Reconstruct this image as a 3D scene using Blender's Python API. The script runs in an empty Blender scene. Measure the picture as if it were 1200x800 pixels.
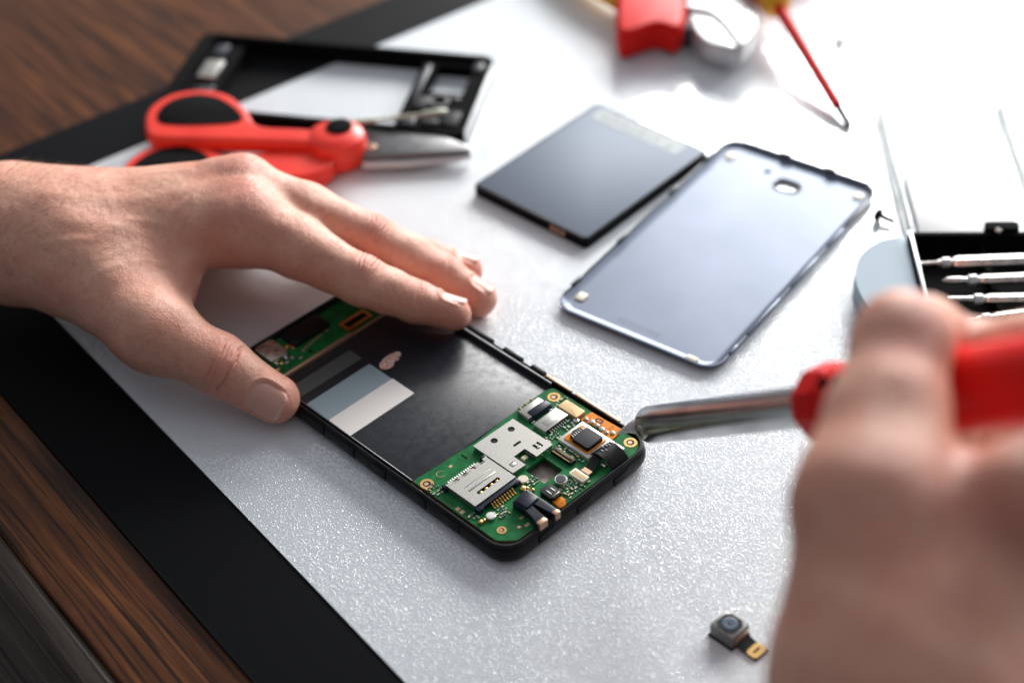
import bpy, bmesh, math, random
import numpy as np
from mathutils import Vector, Matrix
from mathutils.geometry import tessellate_polygon
random.seed(7)
SC = bpy.context.scene
COL = SC.collection
S = 0.001                       # every size below is in millimetres
PI = math.pi

# ------------------------------------------------------------------ camera geometry
W, H = 1200, 800
F, PITCH, ROLL, CH = 1998.474, .70023056, -.04041234, 432.17656
_fw = np.array([0, math.cos(PITCH), -math.sin(PITCH)]); _rt = np.array([1, 0, 0.]); _up = np.cross(_rt, _fw)
CX = math.cos(ROLL)*_rt + math.sin(ROLL)*_up
CY = -math.sin(ROLL)*_rt + math.cos(ROLL)*_up
CAM = np.array([0, 0, CH])
def at(u, v, z=0):
    "measured point of the photograph -> world millimetres at height z"
    d = _fw + CX*(u-W/2)/F - CY*(v-H/2)/F
    return CAM + d*(z-CH)/d[2]
def atd(u, v, dep):
    return CAM + (_fw + CX*(u-W/2)/F - CY*(v-H/2)/F)*dep
def xy(pts, z): return [tuple(at(u, v, z)[:2]) for u, v in pts]

# ------------------------------------------------------------------ materials
def _n(nt, t, **kw):
    n = nt.nodes.new(t)
    for k, v in kw.items(): setattr(n, k, v)
    return n
def mat(name, col, rough=.5, metal=0., noise=None, bump=None, coat=0., spec=.5, trans=0., ior=1.45, rn=0., sheen=0.):
    """noise=(scale per mm, colour2, lo, hi); bump=(scale per mm, distance mm, strength, detail)"""
    m = bpy.data.materials.new(name); m.use_nodes = True
    nt = m.node_tree; b = nt.nodes['Principled BSDF']; L = nt.links
    b.inputs['Base Color'].default_value = (*col, 1); b.inputs['Roughness'].default_value = rough
    b.inputs['Metallic'].default_value = metal; b.inputs['Specular IOR Level'].default_value = spec
    b.inputs['Coat Weight'].default_value = coat; b.inputs['Coat Roughness'].default_value = .12
    b.inputs['Transmission Weight'].default_value = trans; b.inputs['IOR'].default_value = ior
    tc = _n(nt, 'ShaderNodeTexCoord')
    if noise:
        t = _n(nt, 'ShaderNodeTexNoise'); t.inputs['Scale'].default_value = noise[0]*1000; t.inputs['Detail'].default_value = 5
        L.new(tc.outputs['Object'], t.inputs['Vector'])
        r = _n(nt, 'ShaderNodeMapRange'); r.inputs[1].default_value = noise[2]; r.inputs[2].default_value = noise[3]
        L.new(t.outputs['Fac'], r.inputs[0])
        x = _n(nt, 'ShaderNodeMix', data_type='RGBA'); x.inputs[6].default_value = (*col, 1); x.inputs[7].default_value = (*noise[1], 1)
        L.new(r.outputs[0], x.inputs[0]); L.new(x.outputs[2], b.inputs['Base Color'])
    if rn:
        t = _n(nt, 'ShaderNodeTexNoise'); t.inputs['Scale'].default_value = 300; t.inputs['Detail'].default_value = 6
        L.new(tc.outputs['Object'], t.inputs['Vector'])
        r = _n(nt, 'ShaderNodeMapRange'); r.inputs[1].default_value = .3; r.inputs[2].default_value = .7
        r.inputs[3].default_value = max(.03, rough-rn); r.inputs[4].default_value = rough+rn
        L.new(t.outputs['Fac'], r.inputs[0]); L.new(r.outputs[0], b.inputs['Roughness'])
    if bump:
        t = _n(nt, 'ShaderNodeTexNoise'); t.inputs['Scale'].default_value = bump[0]*1000; t.inputs['Detail'].default_value = bump[3] if len(bump) > 3 else 3
        L.new(tc.outputs['Object'], t.inputs['Vector'])
        u = _n(nt, 'ShaderNodeBump'); u.inputs['Distance'].default_value = bump[1]*S; u.inputs['Strength'].default_value = bump[2]
        L.new(t.outputs['Fac'], u.inputs['Height']); L.new(u.outputs[0], b.inputs['Normal'])
    return m

M = {}
M['black'] = mat('black_plastic', (.008, .0085, .010), .38, bump=(.9, .03, .5), rn=.08, spec=.22)
M['matte'] = mat('matte_black', (.0035, .004, .005), .6, noise=(.9, (.022, .024, .028), .68, .74), bump=(1.5, .04, .5), spec=.1)
M['rubber'] = mat('black_rubber', (.003, .003, .0035), .85, spec=.08)
M['dark'] = mat('dark_grey', (.03, .034, .045), .35)
M['pcb'] = mat('green_board', (.005, .115, .03), .3, noise=(.25, (.01, .18, .05), .4, .65), bump=(.8, .03, .4), spec=.2)
M['gold'] = mat('gold_plate', (.83, .52, .2), .25, 1.)
M['copper'] = mat('copper_strip', (.5, .32, .22), .4, .7)
M['silver'] = mat('nickel_silver', (.72, .71, .68), .3, 1., noise=(.5, (.55, .54, .52), .4, .7), bump=(1.2, .015, .5), rn=.08)
M['tin'] = mat('tinned_cover', (.47, .46, .43), .36, .85, noise=(2.2, (.35, .34, .315), .4, .7), bump=(2.5, .02, .5))
M['steel'] = mat('polished_steel', (.85, .83, .79), .3, 1., rn=.07, bump=(.3, .03, .3))
M['whiteplate'] = mat('camera_plate', (.66, .64, .6), .4, .4)
M['orange'] = mat('orange_flex', (.80, .26, .01), .35, noise=(.6, (.6, .16, .008), .45, .6), spec=.25)
M['chip'] = mat('black_chip', (.014, .016, .02), .5, bump=(3, .02, .5), spec=.2)
M['bluecap'] = mat('blue_black_cap', (.010, .015, .03), .35, spec=.3)
M['tan'] = mat('tan_pad', (.62, .42, .22), .4, .3)
M['cream'] = mat('cream_plastic', (.72, .66, .52), .45)
M['led'] = mat('pale_led', (.8, .78, .5), .4)
M['bay'] = mat('battery_bay', (.010, .013, .019), .38, noise=(1.6, (.022, .027, .037), .5, .7), bump=(1.8, .05, .8, 4), rn=.07)
M['stk_blue'] = mat('blue_grey_sticker', (.27, .335, .375), .7, spec=.25)
M['stk_white'] = mat('white_sticker', (.74, .70, .67), .6, spec=.3)
M['stk_dark'] = mat('dark_sticker', (.075, .08, .075), .6)
M['coral'] = mat('coral_seal', (.74, .62, .56), .6, noise=(1.1, (.72, .22, .15), .45, .58))
M['red'] = mat('red_plastic', (.80, .03, .016), .36, noise=(.05, (.88, .045, .022), .4, .6), bump=(.8, .02, .4))
M['red_dark'] = mat('red_handle', (.74, .012, .01), .42, bump=(.8, .02, .4), spec=.15)
M['yellow'] = mat('orange_yellow', (.85, .42, .02), .35)
M['plier'] = mat('plier_metal', (.62, .63, .64), .42, .5, rn=.1)
M['blade'] = mat('blade_metal', (.16, .16, .165), .42, .9, rn=.1)
M['iron'] = mat('iron_barrel', (.50, .50, .505), .25, 1., noise=(.06, (.34, .33, .33), .4, .7))
M['irontip'] = mat('iron_tip', (.72, .74, .77), .5, .1, noise=(.5, (.5, .52, .55), .4, .7))
M['cover'] = mat('cover_shell', (.11, .135, .19), .38, .4, noise=(.03, (.095, .12, .17), .4, .6), bump=(.02, .2, .2))
M['cover_edge'] = mat('cover_edge', (.03, .034, .045), .35)
M['batt'] = mat('battery_wrap', (.18, .215, .27), .58, .1, spec=.25)
M['batt_label'] = mat('battery_label', (.42, .46, .47), .5, noise=(.35, (.32, .36, .38), .45, .62))
M['batt_in'] = mat('battery_mark', (.13, .16, .19), .4)
M['white'] = mat('white_plastic', (.8, .81, .82), .35)
M['card'] = mat('white_card', (.86, .86, .86), .6)
M['clear'] = mat('clear_plastic', (.97, .985, .99), .05, trans=1., ior=1.05)
M['frost'] = mat('frosted_flap', (.36, .45, .52), .55, spec=.2)
M['lens'] = mat('lens_glass', (.07, .11, .16), .3)
M['camgrey'] = mat('camera_body', (.2, .2, .2), .4, .4)

# skin
def skin_mat():
    m = bpy.data.materials.new('skin'); m.use_nodes = True
    nt = m.node_tree; L = nt.links; b = nt.nodes['Principled BSDF']
    tc = _n(nt, 'ShaderNodeTexCoord')
    def attr(n):
        a = _n(nt, 'ShaderNodeAttribute'); a.attribute_name = n; return a
    red, nail, tip = attr('red'), attr('nail'), attr('nailtip')
    def noise(sc, det, lo, hi, o0=0, o1=1):
        t = _n(nt, 'ShaderNodeTexNoise'); t.inputs['Scale'].default_value = sc; t.inputs['Detail'].default_value = det
        L.new(tc.outputs['Object'], t.inputs['Vector'])
        r = _n(nt, 'ShaderNodeMapRange'); r.inputs[1].default_value = lo; r.inputs[2].default_value = hi
        r.inputs[3].default_value = o0; r.inputs[4].default_value = o1
        L.new(t.outputs['Fac'], r.inputs[0]); return t, r
    def mix(f, a, c2):
        x = _n(nt, 'ShaderNodeMix', data_type='RGBA')
        if isinstance(f, float): x.inputs[0].default_value = f
        else: L.new(f, x.inputs[0])
        if isinstance(a, tuple): x.inputs[6].default_value = (*a, 1)
        else: L.new(a, x.inputs[6])
        if isinstance(c2, tuple): x.inputs[7].default_value = (*c2, 1)
        else: L.new(c2, x.inputs[7])
        return x.outputs[2]
    _, n1 = noise(70, 4, .38, .66); _, n2 = noise(420, 3, .45, .72, 0, .5)
    c = mix(n1.outputs[0], (.80, .43, .31), (.75, .34, .24))
    c = mix(n2.outputs[0], c, (.66, .28, .19))
    c = mix(red.outputs['Fac'], c, (.70, .25, .19))
    c = mix(nail.outputs['Fac'], c, (.74, .40, .32))
    c = mix(tip.outputs['Fac'], c, (.74, .52, .42))
    L.new(c, b.inputs['Base Color'])
    rr = _n(nt, 'ShaderNodeMapRange'); L.new(nail.outputs['Fac'], rr.inputs[0]); rr.inputs[3].default_value = .44; rr.inputs[4].default_value = .36
    L.new(rr.outputs[0], b.inputs['Roughness'])
    b.inputs['Subsurface Weight'].default_value = .15
    b.inputs['Subsurface Radius'].default_value = (1., .35, .2); b.inputs['Subsurface Scale'].default_value = .0035
    b.inputs['Specular IOR Level'].default_value = .5
    v = _n(nt, 'ShaderNodeTexVoronoi'); v.inputs['Scale'].default_value = 1150; v.feature = 'DISTANCE_TO_EDGE'
    mp = _n(nt, 'ShaderNodeMapping'); mp.inputs['Scale'].default_value = (.6, 1.2, 1.); mp.inputs['Rotation'].default_value = (0, 0, .5)
    L.new(tc.outputs['Object'], mp.inputs['Vector'])
    tw = _n(nt, 'ShaderNodeTexNoise'); tw.inputs['Scale'].default_value = 260; tw.inputs['Detail'].default_value = 3
    L.new(tc.outputs['Object'], tw.inputs['Vector'])
    mx = _n(nt, 'ShaderNodeVectorMath', operation='MULTIPLY_ADD'); L.new(tw.outputs['Color'], mx.inputs[0]); mx.inputs[1].default_value = (.002, .002, .002)
    L.new(mp.outputs[0], mx.inputs[2]); L.new(mx.outputs[0], v.inputs['Vector'])
    vr = _n(nt, 'ShaderNodeMapRange'); L.new(v.outputs['Distance'], vr.inputs[0]); vr.inputs[2].default_value = .18
    inv = _n(nt, 'ShaderNodeMath', operation='SUBTRACT'); inv.inputs[0].default_value = 1.; L.new(nail.outputs['Fac'], inv.inputs[1])
    mu_ = _n(nt, 'ShaderNodeMath', operation='MULTIPLY'); L.new(vr.outputs[0], mu_.inputs[0]); L.new(inv.outputs[0], mu_.inputs[1])
    bp = _n(nt, 'ShaderNodeBump'); bp.inputs['Distance'].default_value = .00012; bp.inputs['Strength'].default_value = .6
    L.new(mu_.outputs[0], bp.inputs['Height'])
    t3, _r = noise(240, 4, 0, 1)
    b2 = _n(nt, 'ShaderNodeBump'); b2.inputs['Distance'].default_value = .0010; b2.inputs['Strength'].default_value = .45
    sm = _n(nt, 'ShaderNodeMath', operation='MULTIPLY'); L.new(t3.outputs['Fac'], sm.inputs[0]); L.new(inv.outputs[0], sm.inputs[1])
    L.new(sm.outputs[0], b2.inputs['Height']); L.new(bp.outputs[0], b2.inputs['Normal'])
    L.new(b2.outputs[0], b.inputs['Normal'])
    return m
M['skin'] = skin_mat()
M['hair'] = mat('arm_hair', (.16, .09, .05), .5)

def mat_sheet():
    m = bpy.data.materials.new('embossed_white_sheet'); m.use_nodes = True
    nt = m.node_tree; L = nt.links; b = nt.nodes['Principled BSDF']
    b.inputs['Base Color'].default_value = (.75, .80, .84, 1); b.inputs['Roughness'].default_value = .4
    b.inputs['Specular IOR Level'].default_value = .06
    b.inputs['Coat Weight'].default_value = 1.; b.inputs['Coat Roughness'].default_value = .07; b.inputs['Coat IOR'].default_value = 2.3
    tc = _n(nt, 'ShaderNodeTexCoord'); mp = _n(nt, 'ShaderNodeMapping'); mp.inputs['Scale'].default_value = (660, 1200, 1)
    L.new(tc.outputs['Object'], mp.inputs['Vector'])
    t = _n(nt, 'ShaderNodeTexNoise'); t.inputs['Scale'].default_value = 1.; t.inputs['Detail'].default_value = 2.5; t.inputs['Roughness'].default_value = .55
    t.inputs['Distortion'].default_value = .6
    L.new(mp.outputs[0], t.inputs['Vector'])
    cr = _n(nt, 'ShaderNodeMapRange'); cr.interpolation_type = 'SMOOTHSTEP'; cr.inputs[1].default_value = .48; cr.inputs[2].default_value = .69
    L.new(t.outputs['Fac'], cr.inputs[0])
    bp = _n(nt, 'ShaderNodeBump'); bp.inputs['Distance'].default_value = .00024; bp.inputs['Strength'].default_value = 1.
    L.new(cr.outputs[0], bp.inputs['Height']); L.new(bp.outputs[0], b.inputs['Coat Normal'])
    b2 = _n(nt, 'ShaderNodeBump'); b2.inputs['Distance'].default_value = .0001; b2.inputs['Strength'].default_value = .1
    L.new(cr.outputs[0], b2.inputs['Height']); L.new(b2.outputs[0], b.inputs['Normal'])
    return m
M['sheet'] = mat_sheet()

def wood(name, c1, c2, c3, rough=.3, sc=1.):
    m = bpy.data.materials.new(name); m.use_nodes = True
    nt = m.node_tree; L = nt.links; b = nt.nodes['Principled BSDF']
    tc = _n(nt, 'ShaderNodeTexCoord'); mp = _n(nt, 'ShaderNodeMapping'); mp.inputs['Scale'].default_value = (8*sc, 160*sc, 160*sc)
    L.new(tc.outputs['Object'], mp.inputs['Vector'])
    t = _n(nt, 'ShaderNodeTexNoise'); t.inputs['Scale'].default_value = 1.; t.inputs['Detail'].default_value = 8; t.inputs['Roughness'].default_value = .6; t.inputs['Distortion'].default_value = 1.2
    L.new(mp.outputs[0], t.inputs['Vector'])
    r = _n(nt, 'ShaderNodeValToRGB'); e = r.color_ramp.elements
    e[0].position = .34; e[0].color = (*c1, 1); e[1].position = .66; e[1].color = (*c3, 1)
    k = e.new(.5); k.color = (*c2, 1)
    L.new(t.outputs['Fac'], r.inputs[0])
    mp2 = _n(nt, 'ShaderNodeMapping'); mp2.inputs['Scale'].default_value = (14*sc, 650*sc, 650*sc); L.new(tc.outputs['Object'], mp2.inputs['Vector'])
    t2 = _n(nt, 'ShaderNodeTexNoise'); t2.inputs['Scale'].default_value = 1.; t2.inputs['Detail'].default_value = 4; L.new(mp2.outputs[0], t2.inputs['Vector'])
    r2 = _n(nt, 'ShaderNodeMapRange'); r2.inputs[1].default_value = .38; r2.inputs[2].default_value = .5; L.new(t2.outputs['Fac'], r2.inputs[0])
    x = _n(nt, 'ShaderNodeMix', data_type='RGBA'); x.inputs[6].default_value = (*[v*.6 for v in c1], 1)
    L.new(r2.outputs[0], x.inputs[0]); L.new(r.outputs[0], x.inputs[7]); L.new(x.outputs[2], b.inputs['Base Color'])
    b.inputs['Roughness'].default_value = rough; b.inputs['Specular IOR Level'].default_value = .25
    bp = _n(nt, 'ShaderNodeBump'); bp.inputs['Distance'].default_value = .0002; bp.inputs['Strength'].default_value = .35
    L.new(r2.outputs[0], bp.inputs['Height']); L.new(bp.outputs[0], b.inputs['Normal'])
    return m
M['wood'] = wood('dark_brown_wood', (.035, .010, .003), (.10, .031, .009), (.20, .068, .018), .4)
M['woodedge'] = wood('grey_brown_edge', (.03, .022, .016), (.05, .037, .028), (.075, .057, .045), .45)

# ------------------------------------------------------------------ mesh helpers
def rpoly(pts, r, n=6):
    "round the corners of a polygon"
    out = []; N = len(pts)
    for i in range(N):
        p = Vector(pts[i]); a = Vector(pts[i-1])-p; c = Vector(pts[(i+1) % N])-p
        rr = r[i] if isinstance(r, (list, tuple)) else r
        la, lc = a.length, c.length; a.normalize(); c.normalize()
        ang = a.angle(c)
        if rr <= 0 or abs(ang-PI) < .02: out.append(tuple(p)); continue
        t = min(rr/math.tan(ang/2), la*.49, lc*.49); q = t*math.tan(ang/2)
        cen = p+(a+c).normalized()*(q/math.sin(ang/2))
        s = p+a*t-cen; e = p+c*t-cen
        a0 = math.atan2(s.y, s.x); a1 = math.atan2(e.y, e.x); d = (a1-a0+PI) % (2*PI)-PI
        for k in range(n+1):
            w = a0+d*k/n; out.append((cen.x+q*math.cos(w), cen.y+q*math.sin(w)))
    return out
def rr(x0, y0, x1, y1, r, n=6): return rpoly([(x0, y0), (x1, y0), (x1, y1), (x0, y1)], r, n)
def circ(x, y, r, n=24, ry=None): return [(x+r*math.cos(2*PI*k/n), y+(ry or r)*math.sin(2*PI*k/n)) for k in range(n)]
def spl(pts, n=6, closed=True):
    "Catmull-Rom through points"
    P = [np.array(p, float) for p in pts]; N = len(P); out = []
    for i in range(N if closed else N-1):
        if closed: p0, p1, p2, p3 = P[i-1], P[i], P[(i+1) % N], P[(i+2) % N]
        else: p0, p1, p2, p3 = P[max(i-1, 0)], P[i], P[i+1], P[min(i+2, N-1)]
        for k in range(n):
            t = k/n
            out.append(tuple(.5*((2*p1)+(-p0+p2)*t+(2*p0-5*p1+4*p2-p3)*t*t+(-p0+3*p1-3*p2+p3)*t**3)))
    if not closed: out.append(tuple(P[-1]))
    return out

class MB:
    def __init__(s): s.bm = bmesh.new()
    def _add(s, bm, mi=0, T=None):
        if T is not None: bmesh.ops.transform(bm, matrix=T, verts=bm.verts)
        for f in bm.faces: f.material_index = mi
        me = bpy.data.meshes.new('t'); bm.to_mesh(me); bm.free(); s.bm.from_mesh(me); bpy.data.meshes.remove(me); return s
    def prism(s, poly, z0, z1, bev=0, seg=2, mi=0, holes=(), T=None, bottom=False):
        bm = bmesh.new()
        area = sum(poly[i-1][0]*poly[i][1]-poly[i][0]*poly[i-1][1] for i in range(len(poly)))
        if area < 0: poly = poly[::-1]
        if not holes:
            lo = [bm.verts.new((x, y, z0)) for x, y in poly]; hi = [bm.verts.new((x, y, z1)) for x, y in poly]
            n = len(poly)
            bot = bm.faces.new(lo[::-1]); top = bm.faces.new(hi)
            for i in range(n): bm.faces.new((lo[i-1], lo[i], hi[i], hi[i-1]))
            if bev:
                ed = list(top.edges) + (list(bot.edges) if bottom else [])
                if n <= 8: ed = [e for e in bm.edges if not all(abs(v.co.z-z0) < 1e-6 for v in e.verts) or bottom]
                bmesh.ops.bevel(bm, geom=list(set(ed)), offset=bev, segments=seg, affect='EDGES', profile=.5, clamp_overlap=True)
        else:
            loops = [poly]+[h for h in holes]
            flat = [p for l in loops for p in l]
            tris = tessellate_polygon([[Vector((x, y, 0)) for x, y in l] for l in loops])
            lo = [bm.verts.new((x, y, z0)) for x, y in flat]; hi = [bm.verts.new((x, y, z1)) for x, y in flat]
            for t in tris:
                try: bm.faces.new([hi[i] for i in t]); bm.faces.new([lo[i] for i in t][::-1])
                except ValueError: pass
            o = 0
            for l in loops:
                n = len(l)
                for i in range(n):
                    a, c = o+(i-1) % n, o+i
                    bm.faces.new((lo[a], lo[c], hi[c], hi[a]))
                o += n
            bmesh.ops.recalc_face_normals(bm, faces=bm.faces)
        return s._add(bm, mi, T)
    def box(s, x0, y0, z0, x1, y1, z1, bev=0, seg=2, mi=0, T=None):
        return s.prism([(x0, y0), (x1, y0), (x1, y1), (x0, y1)], z0, z1, bev, seg, mi, T=T)
    def rev(s, prof, p0=(0, 0, 0), axis=(0, 0, 1), n=32, mi=0, flat=1.):
        "lathe: prof = [(distance along axis, radius)]"
        bm = bmesh.new(); rings = []
        for h, r in prof:
            rings.append([bm.verts.new((r*math.cos(2*PI*k/n), r*math.sin(2*PI*k/n)*flat, h)) for k in range(n)])
        for a, b in zip(rings, rings[1:]):
            for k in range(n): bm.faces.new((a[k-1], a[k], b[k], b[k-1]))
        bm.faces.new(rings[0][::-1]); bm.faces.new(rings[-1])
        q = Vector(axis).normalized().to_track_quat('Z', 'Y')
        T = Matrix.Translation(Vector(p0)) @ q.to_matrix().to_4x4()
        return s._add(bm, mi, T)
    def tube(s, pts, r, n=8, mi=0, flat=1.):
        bm = bmesh.new(); P = [Vector(p) for p in pts]; rings = []; N = len(P)
        rs = r if isinstance(r, (list, tuple)) else [r]*N
        for i, p in enumerate(P):
            d = (P[min(i+1, N-1)]-P[max(i-1, 0)]).normalized()
            a = d.cross(Vector((0, 0, 1)));
            if a.length < .05: a = d.cross(Vector((0, 1, 0)))
            a.normalize(); b = a.cross(d)
            rings.append([bm.verts.new(p+a*rs[i]*math.cos(2*PI*k/n)+b*rs[i]*flat*math.sin(2*PI*k/n)) for k in range(n)])
        for a, b in zip(rings, rings[1:]):
            for k in range(n): bm.faces.new((a[k-1], a[k], b[k], b[k-1]))
        bm.faces.new(rings[0][::-1]); bm.faces.new(rings[-1])
        bmesh.ops.recalc_face_normals(bm, faces=bm.faces)
        return s._add(bm, mi)
    def loft(s, loops, mi=0, cap=True, T=None):
        bm = bmesh.new(); R = [[bm.verts.new(p) for p in l] for l in loops]; n = len(R[0])
        for a, b in zip(R, R[1:]):
            for k in range(n): bm.faces.new((a[k-1], a[k], b[k], b[k-1]))
        if cap: bm.faces.new(R[0][::-1]); bm.faces.new(R[-1])
        bmesh.ops.recalc_face_normals(bm, faces=bm.faces)
        return s._add(bm, mi, T)
    def pillow(s, poly, z0, z1, r, mi=0, n=6, zr=None):
        "outline with generously rounded top and bottom edges"
        zr = zr or min(r, (z1-z0)*.48); loops = []
        for k in range(n+1): a = PI/2*k/n; loops.append((r*(1-math.sin(a)), z0+zr*(1-math.cos(a))))
        for k in range(n+1): a = PI/2*k/n; loops.append((r*(1-math.cos(a)), z1-zr+zr*math.sin(a)))
        P = np.array(poly, float); Pc = np.vstack([P, P[:1]]); cum = np.concatenate([[0], np.cumsum(np.linalg.norm(np.diff(Pc, axis=0), axis=1))])
        tt = np.linspace(0, cum[-1], 81)[:-1]; P = np.stack([np.interp(tt, cum, Pc[:, 0]), np.interp(tt, cum, Pc[:, 1])], 1)
        if sum(P[i-1][0]*P[i][1]-P[i][0]*P[i-1][1] for i in range(len(P))) < 0: P = P[::-1]
        def inset(d):
            Q = P.copy()
            for st in range(8):
                t = np.roll(Q, -1, 0)-np.roll(Q, 1, 0); nn = np.stack([-t[:, 1], t[:, 0]], 1); nn /= np.maximum(np.linalg.norm(nn, axis=1), 1e-6)[:, None]
                Q = Q+nn*d/8; Q = Q*.9+(np.roll(Q, 1, 0)+np.roll(Q, -1, 0))*.05
            return Q
        return s.loft([[(x, y, z) for x, y in inset(d)] for d, z in loops], mi)
    def build(s, name, mats, parent=None, smooth=35, origin=None):
        bm = s.bm
        if origin is not None: bmesh.ops.translate(bm, vec=-Vector(origin), verts=bm.verts)
        bmesh.ops.scale(bm, vec=(S, S, S), verts=bm.verts)
        me = bpy.data.meshes.new(name); bm.to_mesh(me); bm.free()
        for m in (mats if isinstance(mats, (list, tuple)) else [mats]): me.materials.append(M[m])
        if smooth:
            me.polygons.foreach_set('use_smooth', [True]*len(me.polygons)); me.set_sharp_from_angle(angle=math.radians(smooth))
        o = bpy.data.objects.new(name, me); COL.objects.link(o); o.parent = parent
        if origin is not None: o.location = Vector(origin)*S
        return o
def tag(o, label=None, cat=None, group=None, kind=None):
    if label: o['label'] = label
    if cat: o['category'] = cat
    if group: o['group'] = group
    if kind: o['kind'] = kind
    return o
def empty(name, loc, rz=0, label=None, cat=None, group=None):
    o = bpy.data.objects.new(name, None); COL.objects.link(o); o.empty_display_size = .01
    o.location = Vector(loc)*S; o.rotation_euler = (0, 0, rz); return tag(o, label, cat, group)

# ------------------------------------------------------------------ table, floor, work mat
MC = (-238.32, 610.2); MROT = math.atan2(-.79649, .60465)
# local x runs along the mat's left edge towards the viewer, local y along its far edge to the right
table = empty('table', (MC[0], MC[1], -3.2), MROT, 'dark brown wooden table with a grooved grey-brown edge under the work mat', 'table')
MB().prism([(-900, -69.5), (700, -69.5), (700, 900), (-900, 900)], -22, 0, 1.2, 3).build('tabletop', 'wood', table)
e = MB()
prof = [(-69.9, -2.), (-72, -1.4), (-78, -2.8), (-83, -6.5), (-85.5, -9)]
for k in range(9): y = -86-k*1.15; z = -10-k*1.7; prof += [(y, z), (y-.25, z-1.1), (y-.75, z-1.35)]
prof += [(-97.5, -27), (-101, -31), (-102.5, -36), (-102.5, -60), (-69.9, -60)]
e.loft([[(x, y, z) for y, z in prof] for x in (-900, 700)]).build('edge_moulding', 'woodedge', table, 20)
M['floor'] = mat('floor_tile', (.5, .53, .54), .5, noise=(.004, (.42, .45, .46), .4, .6))
fl = MB().box(-4000, -3000, -760, 4000, 5000, -750).build('floor', 'floor'); tag(fl, kind='structure')

wm = empty('work_mat', (MC[0], MC[1], -3), MROT, 'white embossed work mat with a wide black border lying on the brown table', 'mat')
MB().prism(rr(-37, -37, 640, 560, 3), 0, 2.4, .8, 3).build('border', 'matte', wm)
MB().prism(rr(0, 0, 602, 522, 1), 2.402, 3.0, .25, 2).build('surface', 'sheet', wm)

# ------------------------------------------------------------------ main phone
TH = .75961895
ph = empty('opened_phone', (-5.742, 394.386, 0), TH, 'black smartphone opened to its green circuit board and battery bay, held by the left hand', 'phone')
OUT = rr(-1.8, -3.0, 74.2, 147.5, 8.5, 8); INN = rr(.4, -1.2, 72.2, 144.6, 6.5, 8)
def ins(poly, d, cx=36.2, cy=71.5):
    return [(x-(d if x > cx else -d)*min(1, abs(x-cx)/30), y-(d if y > cy else -d)*min(1, abs(y-cy)/60)) for x, y in poly]
m = MB()
def L3(poly, z): return [(x, y, z) for x, y in poly]
m.loft([L3(ins(INN, 0), 3.5), L3(ins(OUT, 3.), 0.05), L3(ins(OUT, .9), .9), L3(ins(OUT, .1), 2.6), L3(OUT, 4.4), L3(ins(OUT, .15), 6.4), L3(ins(OUT, .5), 7.3),
        L3(ins(OUT, .7), 7.5), L3(ins(OUT, .75), 8.3), L3(ins(OUT, 1.05), 8.6), L3(ins(OUT, 1.5), 8.6), L3(ins(OUT, 1.75), 8.35), L3(ins(INN, -.02), 6.2), L3(ins(INN, 0), 3.5)], cap=False)
for y, l in ((58, 7), (75, 5), (92, 9), (20, 8), (37, 5), (112, 8)):     # clip seats on the left flank
    m.box(-2.15, y, 3.2, -1.2, y+l, 6.9, .25)
for y, l in ((64, 10), (80, 14), (100, 9), (52, 7)):                    # latches on the right flank
    m.box(72.9, y, 6.8, 74.7, y+l, 9.1, .3)
for x in (14, 33, 52): m.box(x, -3.5, 3., x+8, -2.7, 6, .2)
m.build('case_frame', 'black', ph, 30)
MB().prism(rr(.2, -1.1, 72.4, 144.8, 6), 1, 3.4).build('display_panel', 'black', ph)
m = MB(); m.box(71.1, 46.6, 6.6, 71.9, 128, 8.75, .15); m.box(.75, 46.6, 6.6, 1.25, 124, 8.7, .12)
m.build('metal_rail', 'blade', ph)
m = MB(); m.prism(rr(73., 38, 74.3, 51, .3), 7.6, 8.9, .2); m.prism(rr(73.1, 14, 74.3, 36, .3), 7.2, 8.75, .2)
m.build('side_key_contacts', 'copper', ph)
# battery bay
bay = MB(); bay.prism(rr(1.2, 46.4, 71.2, 124, 1.), 3.4, 6.9, .3)
bay.build('battery_bay', 'bay', ph)
MB().box(1.4, 123.6, 6.9, 40, 125.1, 8.3, .25).box(40, 123.9, 6.9, 71, 124.8, 7.8, .2).build('divider_strip', 'copper', ph)
MB().prism(rr(2.2, 93.9, 33.6, 106.6, .8), 6.92, 7.0).build('sticker', 'stk_blue', ph)
MB().prism(rr(2.2, 81.5, 33.9, 93.8, .4), 6.92, 7.03).build('sticker', 'stk_white', ph)
MB().prism(rr(3.6, 111.2, 33.8, 118.4, .4), 6.92, 6.98).build('sticker', 'stk_dark', ph)
MB().prism(spl([(36.6, 99.3), (34.8, 100.7), (35.3, 102.8), (37.5, 104.3), (41, 105), (45.4, 104.3), (46, 102.6), (44.8, 101.3), (43.6, 101.5), (43, 100.2), (40.6, 100.4), (39, 99)], 4), 6.92, 7.0).build('seal_sticker', 'coral', ph)

# lower board by the far end
ab = MB(); ab.prism(rpoly([(2, 125.6), (70.5, 125.3), (70.5, 138), (60, 144), (8, 144), (2, 138)], 2), 3.5, 7.0)
ab = ab.build('antenna_board', 'pcb', ph)
u = MB(); u.prism(rr(6.8, 132.5, 15.4, 143.5, 1.2), 7., 9.6, .5, 3); u.box(8, 131.2, 7, 9.2, 132.7, 8.2, .2); u.box(12.6, 131.2, 7, 14, 132.7, 8.2, .2)
u.build('usb_port', 'silver', ab)
u = MB(); u.prism(rr(19.8, 134.5, 38, 143.8, .8), 7, 8.5, .3); u.build('antenna_block', 'black', ab)
u = MB(); u.prism(rr(40, 126.3, 53, 132.4, .5), 7, 8.2, .2, holes=[rr(41.4, 127.8, 51.6, 130.9, .3)]); u.build('flex_socket', 'gold', ab)
MB().box(41.5, 127.9, 7, 51.5, 130.8, 7.7).build('socket_core', 'black', ab)
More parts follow.
